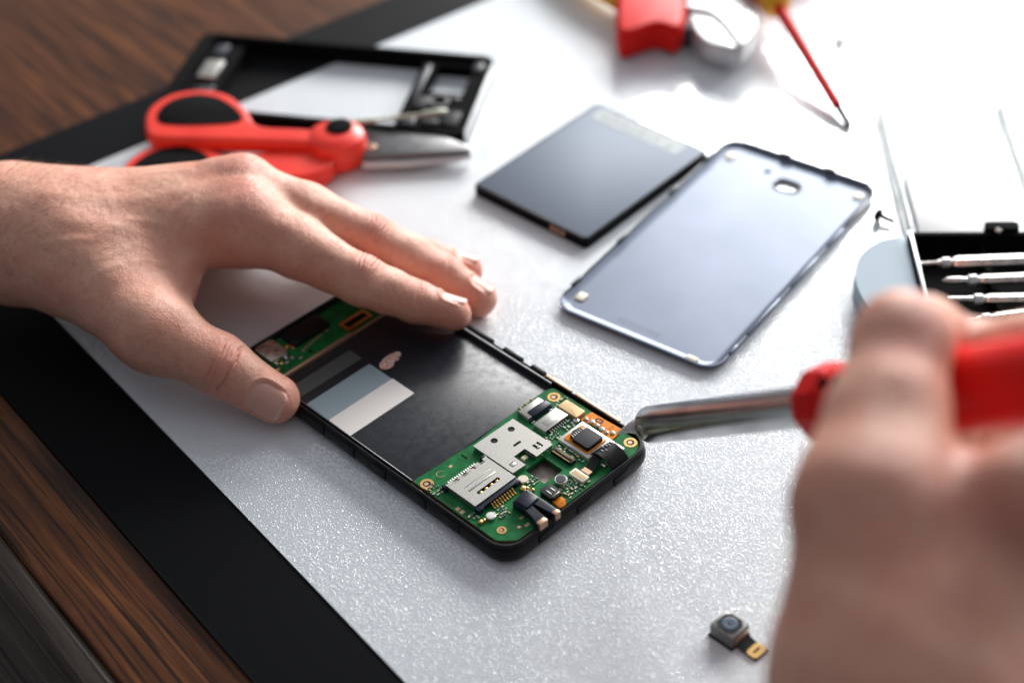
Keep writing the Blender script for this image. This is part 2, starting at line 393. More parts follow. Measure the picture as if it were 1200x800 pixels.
u = MB(); u.prism(rr(56, 127, 69, 142, 2), 7, 8.6, .4); u.build('speaker_cover', 'black', ab)
for i, (x, y, w, h, mt) in enumerate([(17, 136.5, 2.6, 1.4, 'gold'), (18.6, 134.2, 1.4, 2.4, 'gold'), (11, 129.3, 2.2, 1.1, 'tin'), (14.6, 129.8, 1.2, 2, 'tin'), (9.5, 130.2, 1.4, 1.6, 'gold'), (16.5, 127.6, 2, 1, 'tin'),
      (20.5, 130.8, 1.6, 1, 'copper'), (22.5, 131.6, 1.6, 1, 'copper'), (24.6, 131.8, 1.6, 1, 'copper'), (26.6, 132.3, 1.6, 1, 'copper'), (28.8, 132.6, 1.8, 1, 'copper'), (31, 132.9, 1.6, 1, 'copper'), (34, 133.4, 2.2, 1, 'copper'), (22, 128, 1.2, 1.2, 'chip'), (6.2, 128.6, 1.8, 1.2, 'gold')]):
    MB().box(x, y, 7, x+w, y+h, 7.8 if mt != 'copper' else 7.25, .12).build('surface_component', mt, ab)

# main circuit board
BZ = 7.7
bd = MB()
outline = rpoly([(1.6, 47.2), (9.5, 46.4), (33, 45.2), (50, 46.2), (64, 46.2), (71.2, 45.6), (71.2, 1.2), (66, -.6), (34, -.2), (14.5, -.2), (6.5, .2), (1.8, 5.2)], [1.5, .3, .3, .3, .5, 2.5, 4, 2, .2, 2, 3, 3], 4)
bd.prism(outline, 6.3, BZ, holes=[rr(32.5, 12.2, 41.9, 21.9, .3)])
bd = bd.build('circuit_board', ['pcb'], ph)
MB().prism(outline, 6.22, BZ-.18, holes=[rr(32.4, 12.1, 42., 22., .3)], T=Matrix.Translation((36, 22, 0)) @ Matrix.Scale(1.003, 4) @ Matrix.Translation((-36, -22, -.02))).build('board_edge', 'copper', bd)
M['window_in'] = mat('window_floor', (.42, .36, .33), .35, .5, noise=(.3, (.25, .19, .16), .4, .65))
MB().box(30, 10, 3.6, 44, 24, 4.4).build('board_window', 'window_in', bd)
# screw rings
for (x, y, r) in ((4.0, 42.3, 2.5), (67.4, 41.2, 2.5), (68.6, 4.2, 2.5), (6.4, 7.3, 1.7)):
    q = MB(); q.prism(circ(x, y, r), BZ, BZ+.12, holes=[circ(x, y, r*.58)]); q.build('screw_ring', 'gold', bd)
    q = MB(); q.prism(circ(x, y, r*.57, 20), BZ-.02, BZ+.05); q.build('screw_hole', 'black', bd)
    q = MB(); q.prism(circ(x-.15, y+.1, r*.33, 12), BZ+.05, BZ+.15); q.build('screw_core', 'copper', bd)
# SIM tray
s = MB(); T = None
s.prism([(6.6, 20.3), (26.3, 20.3), (26.3, 35.3), (24.4, 35.3), (24.4, 33.6), (22.3, 33.6), (22.3, 35.3), (20.2, 35.3), (20.2, 33.6), (18.2, 33.6), (18.2, 35.3), (16.1, 35.3), (16.1, 33.6), (14, 33.6), (14, 35.3), (11.9, 35.3), (11.9, 33.6), (9.8, 33.6), (9.8, 35.3), (6.6, 35.3)][::-1],
        9.75, 10.1, holes=[rr(11.4, 23.4, 22., 24.9, .5, 3)])
s.box(6.6, 20.3, BZ, 6.95, 35.2, 9.75); s.box(25.95, 20.3, BZ, 26.3, 35.2, 9.75); s.box(6.95, 34.0, 10.1, 25.9, 34.2, 10.15)
s.box(10.2, 27.0, 10.1, 23, 27.5, 10.28, .08); s.box(10.2, 29.4, 10.1, 23, 29.6, 10.2, .05)
s.build('card_slot_cover', 'tin', bd, 30)
s = MB(); s.prism([(5.9, 17.9), (8.4, 17.9), (8.8, 18.6), (24, 18.6), (24.4, 17.9), (26.6, 17.9), (26.6, 20.4), (5.9, 20.4)], BZ, 9.7, .2)
s.box(7, 20.4, BZ, 25.9, 35, 9.2); s.box(5.7, 34.2, BZ, 7.4, 36.6, 9.6, .2); s.box(24.6, 35, BZ, 26.8, 36.8, 9.9, .2)
s.build('card_slot_body', 'bluecap', bd)
for k in range(4): MB().box(12.4+k*2.6, 23.7, 9.2, 13.5+k*2.6, 24.6, 9.72, .1).build('card_contact', 'gold', bd)
for k in range(5): MB().box(10.1+k*2.6, 33.7, 9.2, 11.4+k*2.6, 34.9, 9.6, .1).build('card_contact', 'copper', bd)
for k in range(9): MB().tube([(12.2+k*1.25, 18.6, 8.9), (12.1+k*1.25, 17.6, 8.9), (12.05+k*1.25, 16.9, 8.1), (12+k*1.25, 15.7, 8.05)], .27, 6).build('solder_pin', 'gold', bd)
for k in range(13): MB().box(9.2+k*1.05, 36.4, BZ, 9.75+k*1.05, 37.6, BZ+.5, .08).build('solder_pin', 'silver', bd)
# big shield with notch
s = MB(); sp = [(27.3, 22.7), (33.4, 22.4), (33.4, 28.3), (39, 28.4), (39.1, 22.4), (47.5, 22.6), (47.3, 42.6), (27.3, 42.9)]
hs = [circ(42.9, 39.1, 1.35, 16), circ(34.4, 39.3, 1.35, 16), rr(37.2, 31.6, 40.7, 32.7, .15, 2), rr(41.8, 24.6, 43, 27.6, .15, 2), rr(43.8, 24.6, 44.8, 27.6, .1, 2), rr(29.3, 24.8, 31.9, 26.8, .3, 2)]
s.prism(rpoly(sp, .35, 3), 9.3, 9.6, holes=hs)
s.build('shield_plate', 'tin', bd)
s = MB(); s.prism([(x+(.25 if x < 37 else -.25), y+(.25 if y < 30 else -.25)) for x, y in sp], BZ, 9.28); s.build('shield_frame', 'silver', bd)
MB().prism([(x+(.9 if x < 37 else -.9), y+(.9 if y < 30 else -.9)) for x, y in sp], 9.281, 9.31, holes=()).build('shield_inside', 'black', bd)
MB().box(29.6, 25., 9.31, 31.6, 26.5, 9.68, .15).box(42.3, 25, 9.31, 43.9, 25.6, 9.68, .1).build('shield_tab', 'silver', bd)
MB().box(35.6, 25.3, BZ, 37.8, 27.1, 8.5, .15).build('flash_led', 'led', bd)
# connector A
MB().box(51.4, 38.4, BZ, 62.1, 44.2, 9.5, .25).build('slide_connector', 'tin', bd)
MB().box(53.2, 37.6, BZ, 62.5, 41.2, 10.0, .3).box(51.2, 37.4, BZ, 62.6, 38.6, 9, .2).build('connector_latch', 'bluecap', bd)
for x in (53.5, 56.6, 59.8): MB().tube([(x, 44.1, 8.9), (x, 45.2, 8.8), (x, 46, 8.3)], .38, 8).build('solder_pin', 'gold', bd)
MB().box(51.6, 36.7, BZ, 52.8, 37.5, 8.3, .1).box(60.4, 36.7, BZ, 61.8, 37.5, 8.3, .1).build('latch_foot', 'silver', bd)
# connector B
MB().prism([(50.4, 29.2), (62.6, 29.4), (62.4, 35.6), (50.4, 35.3)], 9.1, 9.5, .15).box(50.4, 29.2, BZ, 51.2, 35.2, 9.1).box(61.8, 29.4, BZ, 62.5, 35.5, 9.1).box(51.2, 33.6, BZ, 61.8, 35.3, 9.1).box(53, 30.4, 9.5, 60, 33.6, 9.58, .05).build('memory_card_socket', 'tin', bd)
MB().box(50.8, 29.6, BZ, 62.2, 33.5, 9.05).build('socket_core', 'black', bd)
for k in range(8): MB().tube([(53+k*1.15, 29.6, 8.3), (53+k*1.15, 28.6, 7.95), (53+k*1.15, 27.9, 7.95)], .24, 6).build('solder_pin', 'silver', bd)
MB().prism(rr(63.6, 26.2, 68.3, 35.6, .3), BZ, 9.5, .3, 3).build('metal_pad', 'tan', bd)
# orange ribbon
MB().prism(rpoly([(64.6, 25.6), (70.6, 25.2), (71.4, 10.5), (64.8, 9.6), (64.4, 14), (66.3, 18)], .5, 3), BZ+.1, BZ+.5).build('ribbon_cable', 'orange', bd)
MB().prism(circ(69, 19.8, 1.2, 16, 1.7), BZ+.5, BZ+.56, holes=[circ(69, 19.8, .7, 16, 1.1)]).build('ribbon_mark', 'bluecap', bd)
for (x, y, r, mt) in ((63.2, 26, 1.2, 'silver'), (66.1, 23.8, .9, 'tin'), (66.6, 21.2, 1.05, 'silver'), (66.4, 18.6, 1., 'tin'), (66.2, 16, 1.05, 'silver'), (66, 13.6, .9, 'tin'), (67.4, 11.8, .9, 'silver')):
    MB().rev([(0, r), (.5, r), (.75, r*.7), (.8, r*.45), (.6, r*.3)], (x, y, BZ+.4), n=14).build('solder_dot', mt, bd)
# camera sensor on its plate
MB().prism([(51.2, 8.5), (61.6, 8.3), (61.6, 2.8), (64, 2.8), (64, 23.6), (51.2, 23.6)], BZ, 9.1, .2, holes=()).build('camera_plate', 'whiteplate', bd)
MB().prism(rr(52.6, 10.2, 62.3, 22.1, .3), 9.1, 9.5, .1).build('camera_flex', 'orange', bd)
MB().prism(rr(53.2, 10.8, 61.2, 18.6, .4), 9.5, 11.3, .35, 3).build('image_chip', 'chip', bd)
MB().prism([(54.1, 18.6), (61, 18.6), (60.4, 21.2), (57, 21.8), (54.3, 20.6)], 9.5, 10.3, .2).build('chip_base', 'black', bd)
for k in range(6): MB().tube([(54.8+k*1.05, 18.9, 10.35), (54.9+k*1., 20.3, 10.4), (55+k*.98, 21.0, 10.1)], .2, 6).build('bond_wire', 'silver', bd)
# dense connector C
MB().prism(rr(45.1, 11.6, 48, 21.6, .3), BZ, 8.9, .2).build('board_connector', 'black', bd)
MB().box(46.2, 12.8, 8.9, 46.9, 20.4, 9.15, .1).build('connector_rib', 'bluecap', bd)
for k in range(14):
    MB().box(45.2, 12.6+k*.6, 8.88, 45.75, 12.85+k*.6, 9.02).box(47.3, 12.6+k*.6, 8.88, 47.85, 12.85+k*.6, 9.02).build('connector_contact', 'gold', bd)
# black ribbon looped over the front edge
fx = MB(); pr = [(0, 9.0), (1.5, 10.8), (4, 11.5), (7.5, 11.0), (10, 9.4), (11.2, 7.2), (11.4, 5.)]
lo = [];
for (t, z) in pr: lo.append([(53.3, 9.9-t, z), (61.6, 9.3-t, z), (61.6, 9.3-t, z-.5), (53.3, 9.9-t, z-.5)])
fx.loft(lo); fx.loft([[(x, y, z), (x, y-3.6, z), (x, y-3.6, z-.4), (x, y, z-.4)] for x, y, z in [(55, 8.2, 10.7), (52, 7.6, 9.9), (49.5, 6.9, 9.2), (46.8, 6.7, 8.8)]])
fx.build('camera_ribbon', 'black', bd)
M['print'] = mat('white_print', (.5, .52, .54), .5)
pm = MB()
for k, (x, y, l) in enumerate([(57.2, 6.8, 1.6), (58.6, 6.4, .9), (55.6, 5.6, 1.2), (59.6, 5.6, 1.4), (56.8, 4.9, .8)]): pm.box(x, y, 11.3, x+.3, y+l, 11.62)
pm.build('ribbon_print', 'print', bd)
MB().box(45.3, 3.1, 8.85, 47.4, 6.7, 9.0).build('ribbon_end', 'copper', bd)
MB().box(52, 1.6, BZ, 53.8, 3.6, 9.2, .3).build('ribbon_clamp', 'silver', bd)
# white connector
MB().prism(rr(41.4, 2.2, 44.9, 9., .3), BZ, 8.9, .2).build('white_connector', 'cream', bd)
for k in range(7): MB().box(42.2, 3.+k*.8, 8.9, 44., 3.3+k*.8, 9.05).build('connector_contact', 'gold', bd)
# microphone, square coil, discs
MB().rev([(0, 2.4), (1.9, 2.4), (2.15, 2.15), (2.15, 1.85)], (36.6, 8.2, BZ), n=28).build('microphone', 'silver', bd)
MB().rev([(0, 1.9), (.3, 1.8), (.32, .3)], (36.6, 8.2, 9.75), n=24).build('microphone_top', 'dark', bd)
MB().prism(rr(27.2, 3.3, 32.4, 9.7, 1.), BZ+.3, 10., .4, 3).build('vibration_cap', 'chip', bd)
MB().box(28.6, 5.2, 10, 29., 7.8, 10.12, .05).box(30.6, 5.2, 10, 31., 7.8, 10.12, .05).box(28.2, 4, 10, 31.6, 4.3, 10.1, .04).build('cap_mark', 'tin', bd)
MB().prism(rpoly([(27.6, 4.4), (31.2, 4.4), (31.4, 1.), (29.6, -.8), (27, -.6)], .5), BZ+.1, 8.6, .1).build('vibration_flex', 'orange', bd)
MB().rev([(0, 1.9), (.55, 1.9), (.7, 1.7)], (28.6, 19., BZ), n=24).build('round_contact', 'cream', bd)
MB().rev([(0, 1.85), (.9, 1.85), (1.15, 1.55), (1.2, .5)], (8., 14.3, BZ), n=24).build('round_crystal', 'silver', bd)
for (x, y, r) in ((25.4, 15.9, 1.3), (26.3, 14.6, .9), (3.9, 15., 1.0), (5.2, 14.6, .8), (27., 12.6, .8), (24.8, 14.2, .7)):
    MB().rev([(0, r), (.7, r*.9), (1.1, r*.5), (1.2, .1)], (x, y, BZ), n=12).build('solder_blob', 'gold', bd)
# dark clip for the headphone socket
c = MB(); c.prism(rpoly([(16.5, 12.3), (24.6, 13.2), (24.8, -2.6), (21.6, -3.2), (21.6, 6), (19.6, 6.6), (19.2, -3.), (14.6, -2.), (16.6, 4.5)], .7, 3), BZ, 10.6, .4, 3, bottom=False)
c.prism(rpoly([(17.4, 6), (23.9, 6.4), (23.8, 12.4), (17.2, 11.8)], .6, 3), 10.6, 11.2, .3)
c.build('headphone_clip', 'bluecap', bd)
MB().box(14.9, -2.9, 8, 18.8, -.7, 10.9, .4).box(22., -3.4, 8, 24.6, -1.2, 10.9, .4).build('clip_foot', 'copper', bd)
# pads and lettering
for (x, y, w, h) in ((2.4, 24.8, 1.5, 1.5), (2.4, 22.6, 1.5, 1.5), (15.2, 42.1, 1.3, 1.1), (13.2, 2.2, 2, 1.1), (11, 3.5, 1.2, 1.), (14.5, 6, 1.6, 1.)): MB().box(x, y, BZ, x+w, y+h, BZ+.06).build('test_pad', 'copper', bd)
arc = [(10.6+1.5*math.cos(a), 42.3+1.5*math.sin(a)) for a in [math.radians(t) for t in range(10, 291, 20)]]
MB().tube([(x, y, BZ+.02) for x, y in arc], .13, 6).tube([(7.9, 42.8, BZ+.02), (7.9, 43.1, BZ+.02)], .12, 6).build('board_letter', 'tan', bd)
MB().box(22.6, 41.2, BZ, 22.9, 44.2, BZ+.25).build('board_mark', 'black', bd)
# small chip components scattered in the free zones
zones = [(1.8, 34.5, 5.6, 40.5, 16), (27.5, 14.5, 32, 18, 9), (33, 3, 41, 6.5, 14), (33, .8, 44, 2.8, 10), (48.8, 24.5, 55, 28, 10), (57, 25, 62.5, 28.3, 8), (63.4, 36.6, 70, 38.4, 5),
         (9.5, 13, 15, 15, 8), (10, 11, 14, 12.6, 5), (2.5, 17, 5, 20, 4), (48.6, 9.5, 50.8, 22.5, 11), (41.5, 22.8, 46, 22.9, 2), (30, 10.2, 34, 11.8, 6), (64.6, 3.2, 66.4, 8, 4), (45, 22.2, 50, 24, 3)]
proto = {}
for mt in ('tin', 'chip', 'gold', 'cream'):
    proto[mt] = MB().box(-.55, -.3, 0, -.3, .3, .5, .06, 1, 1).box(-.3, -.28, 0, .3, .28, .46, .05, 1, 0).box(.3, -.3, 0, .55, .3, .5, .06, 1, 1).build('surface_component', [mt, 'silver'], bd, 0).data
    bpy.data.objects.remove([o for o in bpy.data.objects if o.data == proto[mt]][0])
placed = []
for (x0, y0, x1, y1, n) in zones:
    k = 0; tries = 0
    while k < n and tries < 200 and len(placed) < 96:
        tries += 1
        x = random.uniform(x0, x1); y = random.uniform(y0, y1)
        if any(abs(x-a) < 1.25 and abs(y-b) < 1.05 for a, b in placed): continue
        placed.append((x, y)); k += 1
        o = bpy.data.objects.new('surface_component', proto[random.choice(['tin', 'tin', 'cream', 'chip', 'gold'])]); COL.objects.link(o); o.parent = bd
        o.location = (x*S, y*S, BZ*S); o.rotation_euler = (0, 0, random.choice([0, PI/2])); s_ = random.uniform(.8, 1.25); o.scale = (s_, s_, s_)

# ------------------------------------------------------------------ battery
bt = empty('battery', (-14.387, 613.79, 0), -.75077, 'flat blue-grey phone battery with a pale label strip and copper contacts beside the back cover', 'battery')
MB().prism(rr(.3, .3, 64, 85.2, 1.6), .05, 5.0, .7, 3, bottom=True).build('body', 'matte', bt)
MB().prism(rr(1.2, 1.6, 63.2, 84.3, 1.2), 5.0, 5.25, .15).build('wrap', 'batt', bt)
MB().prism(rr(5.5, 73.8, 54.5, 83., 1.6), 5.26, 5.32).build('label', 'batt_label', bt)
m = MB(); m.box(46.5, 75.3, 5.33, 49.8, 78.6, 5.37)
for k in range(3):
    x = 9
    while x < 42:
        l = random.uniform(1.5, 5); m.box(x, 75.6+k*2., 5.33, x+l, 76.2+k*2., 5.36); x += l+random.uniform(.8, 1.8)
m.build('label_print', 'batt_in', bt)
for x in (44.3, 47.2, 50.1): MB().box(x, -.02, 1.4, x+2.1, .5, 3.9, .15).build('contact', 'copper', bt)
MB().box(1.6, .35, 5.0, 62, 1.5, 5.1, .04).build('end_strip', 'black', bt)

# ------------------------------------------------------------------ back cover (a shallow tray, inner side up)
cv = empty('back_cover', (16.58, 531.07, 0), -.6392, 'grey-blue phone back cover lying inner side up with a camera hole', 'phone cover')
cw, cl = 74.6, 143.5
def cp(d, r=8): return rr(d, d, cw-d, cl-d, max(r-d, .8), 8)
hole = rpoly([(32.6, 120.3), (44, 121.5), (45.4, 129.2), (33.8, 129.4)], 3.2, 5)
m = MB()
m.prism(cp(4.5), 1.1, 1.55, holes=[hole, circ(26.5, 130.2, 1.6, 16)])
lv = [(4.5, 1.1), (2.6, .6), (1., 1.0), (.1, 2.), (0, 3.2), (.6, 3.25), (1.1, 2.8), (2., 2.1), (3.1, 1.7), (4.5, 1.55)]
m.loft([L3(cp(d), z) for d, z in lv], cap=False)
m.build('shell', 'cover', cv, 40)
m = MB()
for y0, y1 in ((14, 21), (48, 56), (90, 97), (120, 127)): m.box(-.25, y0, 2., 1.1, y1, 4.4, .3)
m.box(-.12, 8, 2.6, .6, 135, 3.5, .2)
for x0, x1 in ((26, 31), (48, 53)): m.box(x0, cl-1.2, 2.6, x1, cl+.6, 4.6, .4)
m.box(8, cl-.6, 2.4, cw-6, cl+.15, 3.6, .2)
m.box(cw-1., 108, 3, cw+.15, 134, 3.6, .2)
m.build('rim_clips', 'cover_edge', cv)
m = MB()
for y0, y1 in ((12, 18), (26, 52), (62, 84), (94, 108)): m.box(cw-.7, y0, 2.2, cw+.35, y1, 3.9, .25)
m.build('side_lip', 'cover', cv)
MB().prism([(x*1.06-2.3, y*1.05-6.2) for x, y in hole], 1.55, 2.0, .15, holes=[hole]).build('camera_hole_rim', 'cover_edge', cv)
for x, y, w, h in ((4.2, 9.5, 4, 5), (5, 129.2, 4, 5), (66.5, 132, 4, 5), (60.5, 1.9, 5, 2.4)): MB().prism(rr(x, y, x+w, y+h, .6), 1.7, 2.05 if y > 5 else 2.4, .1).build('adhesive_pad', 'cream', cv)
m = MB()
for i in range(12):
    for j in range(3): m.prism(circ(27+i*1.6, 7.2+j*1.2, .32, 6), 1.55, 1.6)
m.build('speaker_grille', 'cover_edge', cv)

# ------------------------------------------------------------------ emptied phone frame at the back
FR = np.array([[-19.3, 649.4], [-2.8, 712.]])
fu = np.array([-.9717, .2362]); fa = math.atan2(fu[1], fu[0])
fr = empty('phone_bezel', (-19.3, 649.4, 0), fa, 'blurred empty black phone bezel with openings lying behind the red scissors', 'phone frame')
# local x: along the long side to the left; local y is negative towards the far side
def fl_(p): d = np.array(p)-FR[0]; n = np.array([-fu[1], fu[0]]); return (d@fu, d@n)
fo = rr(-.5, -68, 147, .5, 5)
m = MB(); big = rr(33, -63.5, 124, -4.5, 2); w2 = rr(8, -60, 26, -36, 1.5); w3 = circ(17, -28, 3.6, 20)
m.prism(fo, .2, 6.2, holes=[big, w2, w3])
m.prism(fo, 6.2, 8.6, holes=[rr(2., -65.6, 140.5, -2., 3.5)])
m.build('frame', 'rubber', fr)
MB().box(-.9, -62, 2, -.45, -4, 7.4, .2).build('metal_trim', 'plier', fr)
for (x, y, w, h, z, mt) in ((8, -33, 6, 3, 7, 'dark'), (22, -30, 7, 10, 7.4, 'chip'), (4, -20, 8, 12, 7.2, 'chip'), (24, -14, 6, 8, 7, 'dark'), (13, -12, 8, 5, 7.4, 'chip'), (3, -64, 5, 8, 7.5, 'dark'), (28, -58, 3, 30, 7.3, 'dark'),
                            (128, -44, 9, 16, 8.4, 'tin'), (129, -22, 6, 8, 7.6, 'chip'), (131, -60, 6, 10, 7.6, 'dark'), (131, -10, 5, 4, 7.6, 'silver'), (126, -24, 3, 16, 7, 'dark')):
    MB().box(x, y, 6.2, x+w, y+h, z, .5).build('bracket', mt, fr)
MB().prism(circ(17, -28, 5, 20), 6.2, 7.4, 0, holes=[circ(17, -28, 3.6, 20)]).build('lens_ring', 'blade', fr)
# thin rod lying on the bezel
p0, p1 = at(398, 146, 11), at(524, 131, 11)
rd = MB(); d = p1-p0
rd.tube([tuple(p0+d*t) for t in (0, .03, .3, .34, .75, .8, .97, 1)], [1.2, 1.7, 1.7, 1.1, 1.1, 2., 2., 1.2], 12, flat=.8)
M['rodm'] = mat('pale_rod', (.5, .52, .42), .35, .3)
rd = rd.build('spudger_rod', 'rodm', origin=tuple(p0)); tag(rd, 'thin pale rod tool lying across the empty black phone bezel', 'tool')

# ------------------------------------------------------------------ scissors
so = at(397, 188, 0)
sx = empty('scissors', (so[0], so[1], 0), 0, 'red handled electrician scissors with black finger grips behind the left hand', 'scissors')
def loc(pts, z): return [(x-so[0], y-so[1]) for x, y in xy(pts, z)]
A = spl(loc([(170, 152), (172, 128), (198, 110), (235, 104), (268, 110), (291, 130), (302, 146), (350, 149), (392, 154), (396, 168), (350, 167), (240, 163), (180, 161)], 14), 5)
Ai = spl(loc([(184, 141), (190, 125), (215, 113), (245, 112), (270, 123), (284, 139), (270, 145), (225, 147), (196, 146)], 14), 4)
MB().pillow(A, 6.5, 14, 2.4).build('handle', 'red', sx)
MB().prism(Ai, 13.5, 14.4, .5, 3).build('grip_insert', 'rubber', sx)
B = spl(loc([(140, 214), (146, 188), (176, 168), (206, 161), (238, 166), (260, 178), (300, 176), (345, 171), (386, 168), (394, 184), (366, 203), (310, 206), (262, 208), (240, 222), (190, 228)], 11), 5)
Bi = spl(loc([(152, 210), (160, 188), (186, 174), (212, 170), (236, 177), (250, 192), (242, 210), (200, 220)], 11), 4)
MB().pillow(B, .6, 10, 2.2).build('handle', 'red', sx)
MB().prism(Bi, 9.5, 10.4, .5, 3).build('grip_insert', 'rubber', sx)
hd = MB(); hd.rev([(0, 11), (1.5, 12.8), (5, 13.6), (11, 13.4), (13.4, 12.4), (14.8, 10), (15.4, 7), (15.5, 2)], (0, 0, .5), n=40)
hd.build('pivot_head', 'red', sx)
MB().rev([(0, 6), (.8, 5.8), (1.2, 4.6), (1.3, 1)], (1.5, 3, 16.), n=24).build('pivot_cap', 'rubber', sx)
MB().prism(loc([(420, 152), (470, 152), (520, 160), (548, 171), (552, 177), (425, 184)], 7), 5.2, 7.6, .5).build('blade', 'blade', sx)
MB().prism(loc([(422, 181), (480, 183), (530, 180), (553, 176), (553, 180), (540, 184), (480, 191), (424, 193)], 5), 2.6, 5., .6).build('blade', 'plier', sx)
MB().rev([(0, 2.2), (.6, 2), (.8, .5)], tuple(np.array(list(loc([(437, 172)], 8)[0])+[7.6])), n=14).build('rivet', 'copper', sx)

# ------------------------------------------------------------------ diagonal cutters
po = at(820, 20, 0)
pl = empty('cutting_pliers', (po[0], po[1], 0), 0, 'diagonal cutting pliers with bright steel jaws and red handles beside the screwdriver', 'pliers')
def loc(pts, z): return [(x-po[0], y-po[1]) for x, y in xy(pts, z)]
MB().pillow(spl(loc([(800, 14), (820, -4), (850, -10), (876, -4), (889, 16), (889, 34), (880, 50), (867, 62), (858, 50), (832, 22)], 13), 4), 4, 16, 2., n=8, zr=4).build('jaw', 'plier', pl)
MB().pillow(spl(loc([(806, 10), (824, 12), (842, 18), (852, 32), (868, 62), (846, 61), (828, 56), (816, 46), (808, 30)], 11), 4), 2.5, 14, 1.8, n=8, zr=4).build('jaw', 'plier', pl)
MB().prism(loc([(792, 8), (816, 4), (822, 42), (800, 46)], 8), 3, 13, 1).build('joint', 'dark', pl)
MB().pillow(spl(loc([(724, -14), (735, -20), (765, -12), (800, -8), (806, 14), (800, 40), (786, 44), (772, 38), (756, 42), (730, 50), (722, 40), (722, 10)], 12), 4), 1.5, 17, 3, n=8, zr=6).build('handle', 'red_dark', pl)
q = [at(735, 2, 10), at(690, -28, 10), at(640, -70, 10)]
MB().tube([tuple(v-np.array([po[0], po[1], 0])) for v in q], [8, 9, 9], 16, flat=.8).build('handle_stripe', 'yellow', pl)
q = [at(800, -5, 10), at(880, -24, 10), at(960, -60, 10)]
MB().tube([tuple(v-np.array([po[0], po[1], 0])) for v in q], [8, 9, 9], 16, flat=.8).build('handle', 'red_dark', pl)

# ------------------------------------------------------------------ screwdriver
a0, a1 = at(997, 150, 1.2), at(908, 2, 17)
sd = empty('screwdriver', (a0[0], a0[1], 0), 0, 'thin screwdriver with a red insulated shaft and orange collar pointing at the bit case', 'screwdriver')
o0 = np.array([a0[0], a0[1], 0]); dv = a1-a0; ln = np.linalg.norm(dv); ax = dv/ln; b0 = tuple(a0-o0)
MB().rev([(0, .5), (2, 1.5), (6, 1.6), (20, 1.8)], b0, ax, 12).build('tip', 'rubber', sd)
MB().rev([(15, 1.8), (15.8, 2.5), (ln-4, 2.9), (ln, 3.)], b0, ax, 20).build('shaft', 'red_dark', sd)
MB().rev([(ln-6, 5), (ln-4, 7), (ln+2, 8), (ln+8, 7)], b0, ax, 24).build('collar', 'yellow', sd)
MB().rev([(ln+7, 8.5), (ln+14, 10.5), (ln+40, 11), (ln+70, 10.5), (ln+75, 6)], b0, ax, 24).build('handle', 'red_dark', sd)

# ------------------------------------------------------------------ tiny screws
s1 = at(984, 50, 1); MB().rev([(0, 1.7), (1.2, 1.9), (1.8, .8), (3.5, .7)], (s1[0], s1[1], 0)).build('tiny_screw', 'dark', origin=(s1[0], s1[1], 0))
tag(bpy.data.objects['tiny_screw'], 'tiny dark screw alone on the bright mat right of the screwdriver shaft', 'screw')
s1 = at(1030, 254, 2); q = MB(); q.rev([(-1.5, 2.6), (0, 2.9), (.8, 2.6), (1.2, 1.2), (6.5, 1.), (7, .4)], (s1[0], s1[1], 2.9), (.75, -.6, -.12), 16)
q = q.build('black_screw', 'black', origin=(s1[0], s1[1], 0)); tag(q, 'short black screw on its side beside the corner of the back cover', 'screw')

# ------------------------------------------------------------------ bit case
co = at(1068, 300, 0)
cs = empty('bit_case', (co[0], co[1], 0), -.06, 'open clear plastic screwdriver bit case with black tray and frosted end at the right edge', 'case')
# local frame: x right, y away
m = MB(); m.prism(rr(-1, 4, 92, 112, 6), .3, 1.2); m.prism(rr(-1, 4, 92, 112, 6), 1.2, 6.5, holes=[rr(.2, 5.2, 90.8, 110.8, 4.8)])
m.prism(rr(55, 8, 55.8, 109, .3), 1.2, 3.2, .2)
m.build('lid', 'clear', cs)
MB().prism(rr(5, 8, 46, 58, 1), 1.3, 2.1, .1).build('card_insert', 'card', cs)
m = MB(); m.prism(rr(-3, -64, 92, 1, 3), 0.2, 2.2); m.prism(rr(-3, -64, 92, 1, 3), 2.2, 11.5, holes=[rr(-1, -62, 90, -1, 2)])
for x in (26, 60): m.box(x, -61, 2.2, x+2.5, -2, 7.5, .4)
m.build('tray', 'rubber', cs)
MB().box(-2.6, -46, 11.5, -1.2, .2, 13, .3).build('tray_edge', 'plier', cs)
MB().prism(rr(29, 1.2, 42.5, 6, .8), 6, 13, .6).build('clasp', 'rubber', cs)
MB().tube([(33, 1, 12.6), (34.6, -1, 12.8)], 1, 8).build('clasp_pin', 'silver', cs)
fp = spl([(-3, .6), (-14, -2), (-23, -12), (-27, -26), (-25, -42), (-18, -55), (-3, -62)], 6, False)
MB().prism(fp, 1, 9.6, 1.2, 4).build('end_flap', 'frost', cs)
desc = ['slim steel bit lying highest in the case tray with long thin tip', 'steel bit with pointed cross tip, second from the top of the case tray', 'steel bit with blunt stepped tip, third down in the case tray', 'lowest steel bit in the case tray, showing just above the red handle']
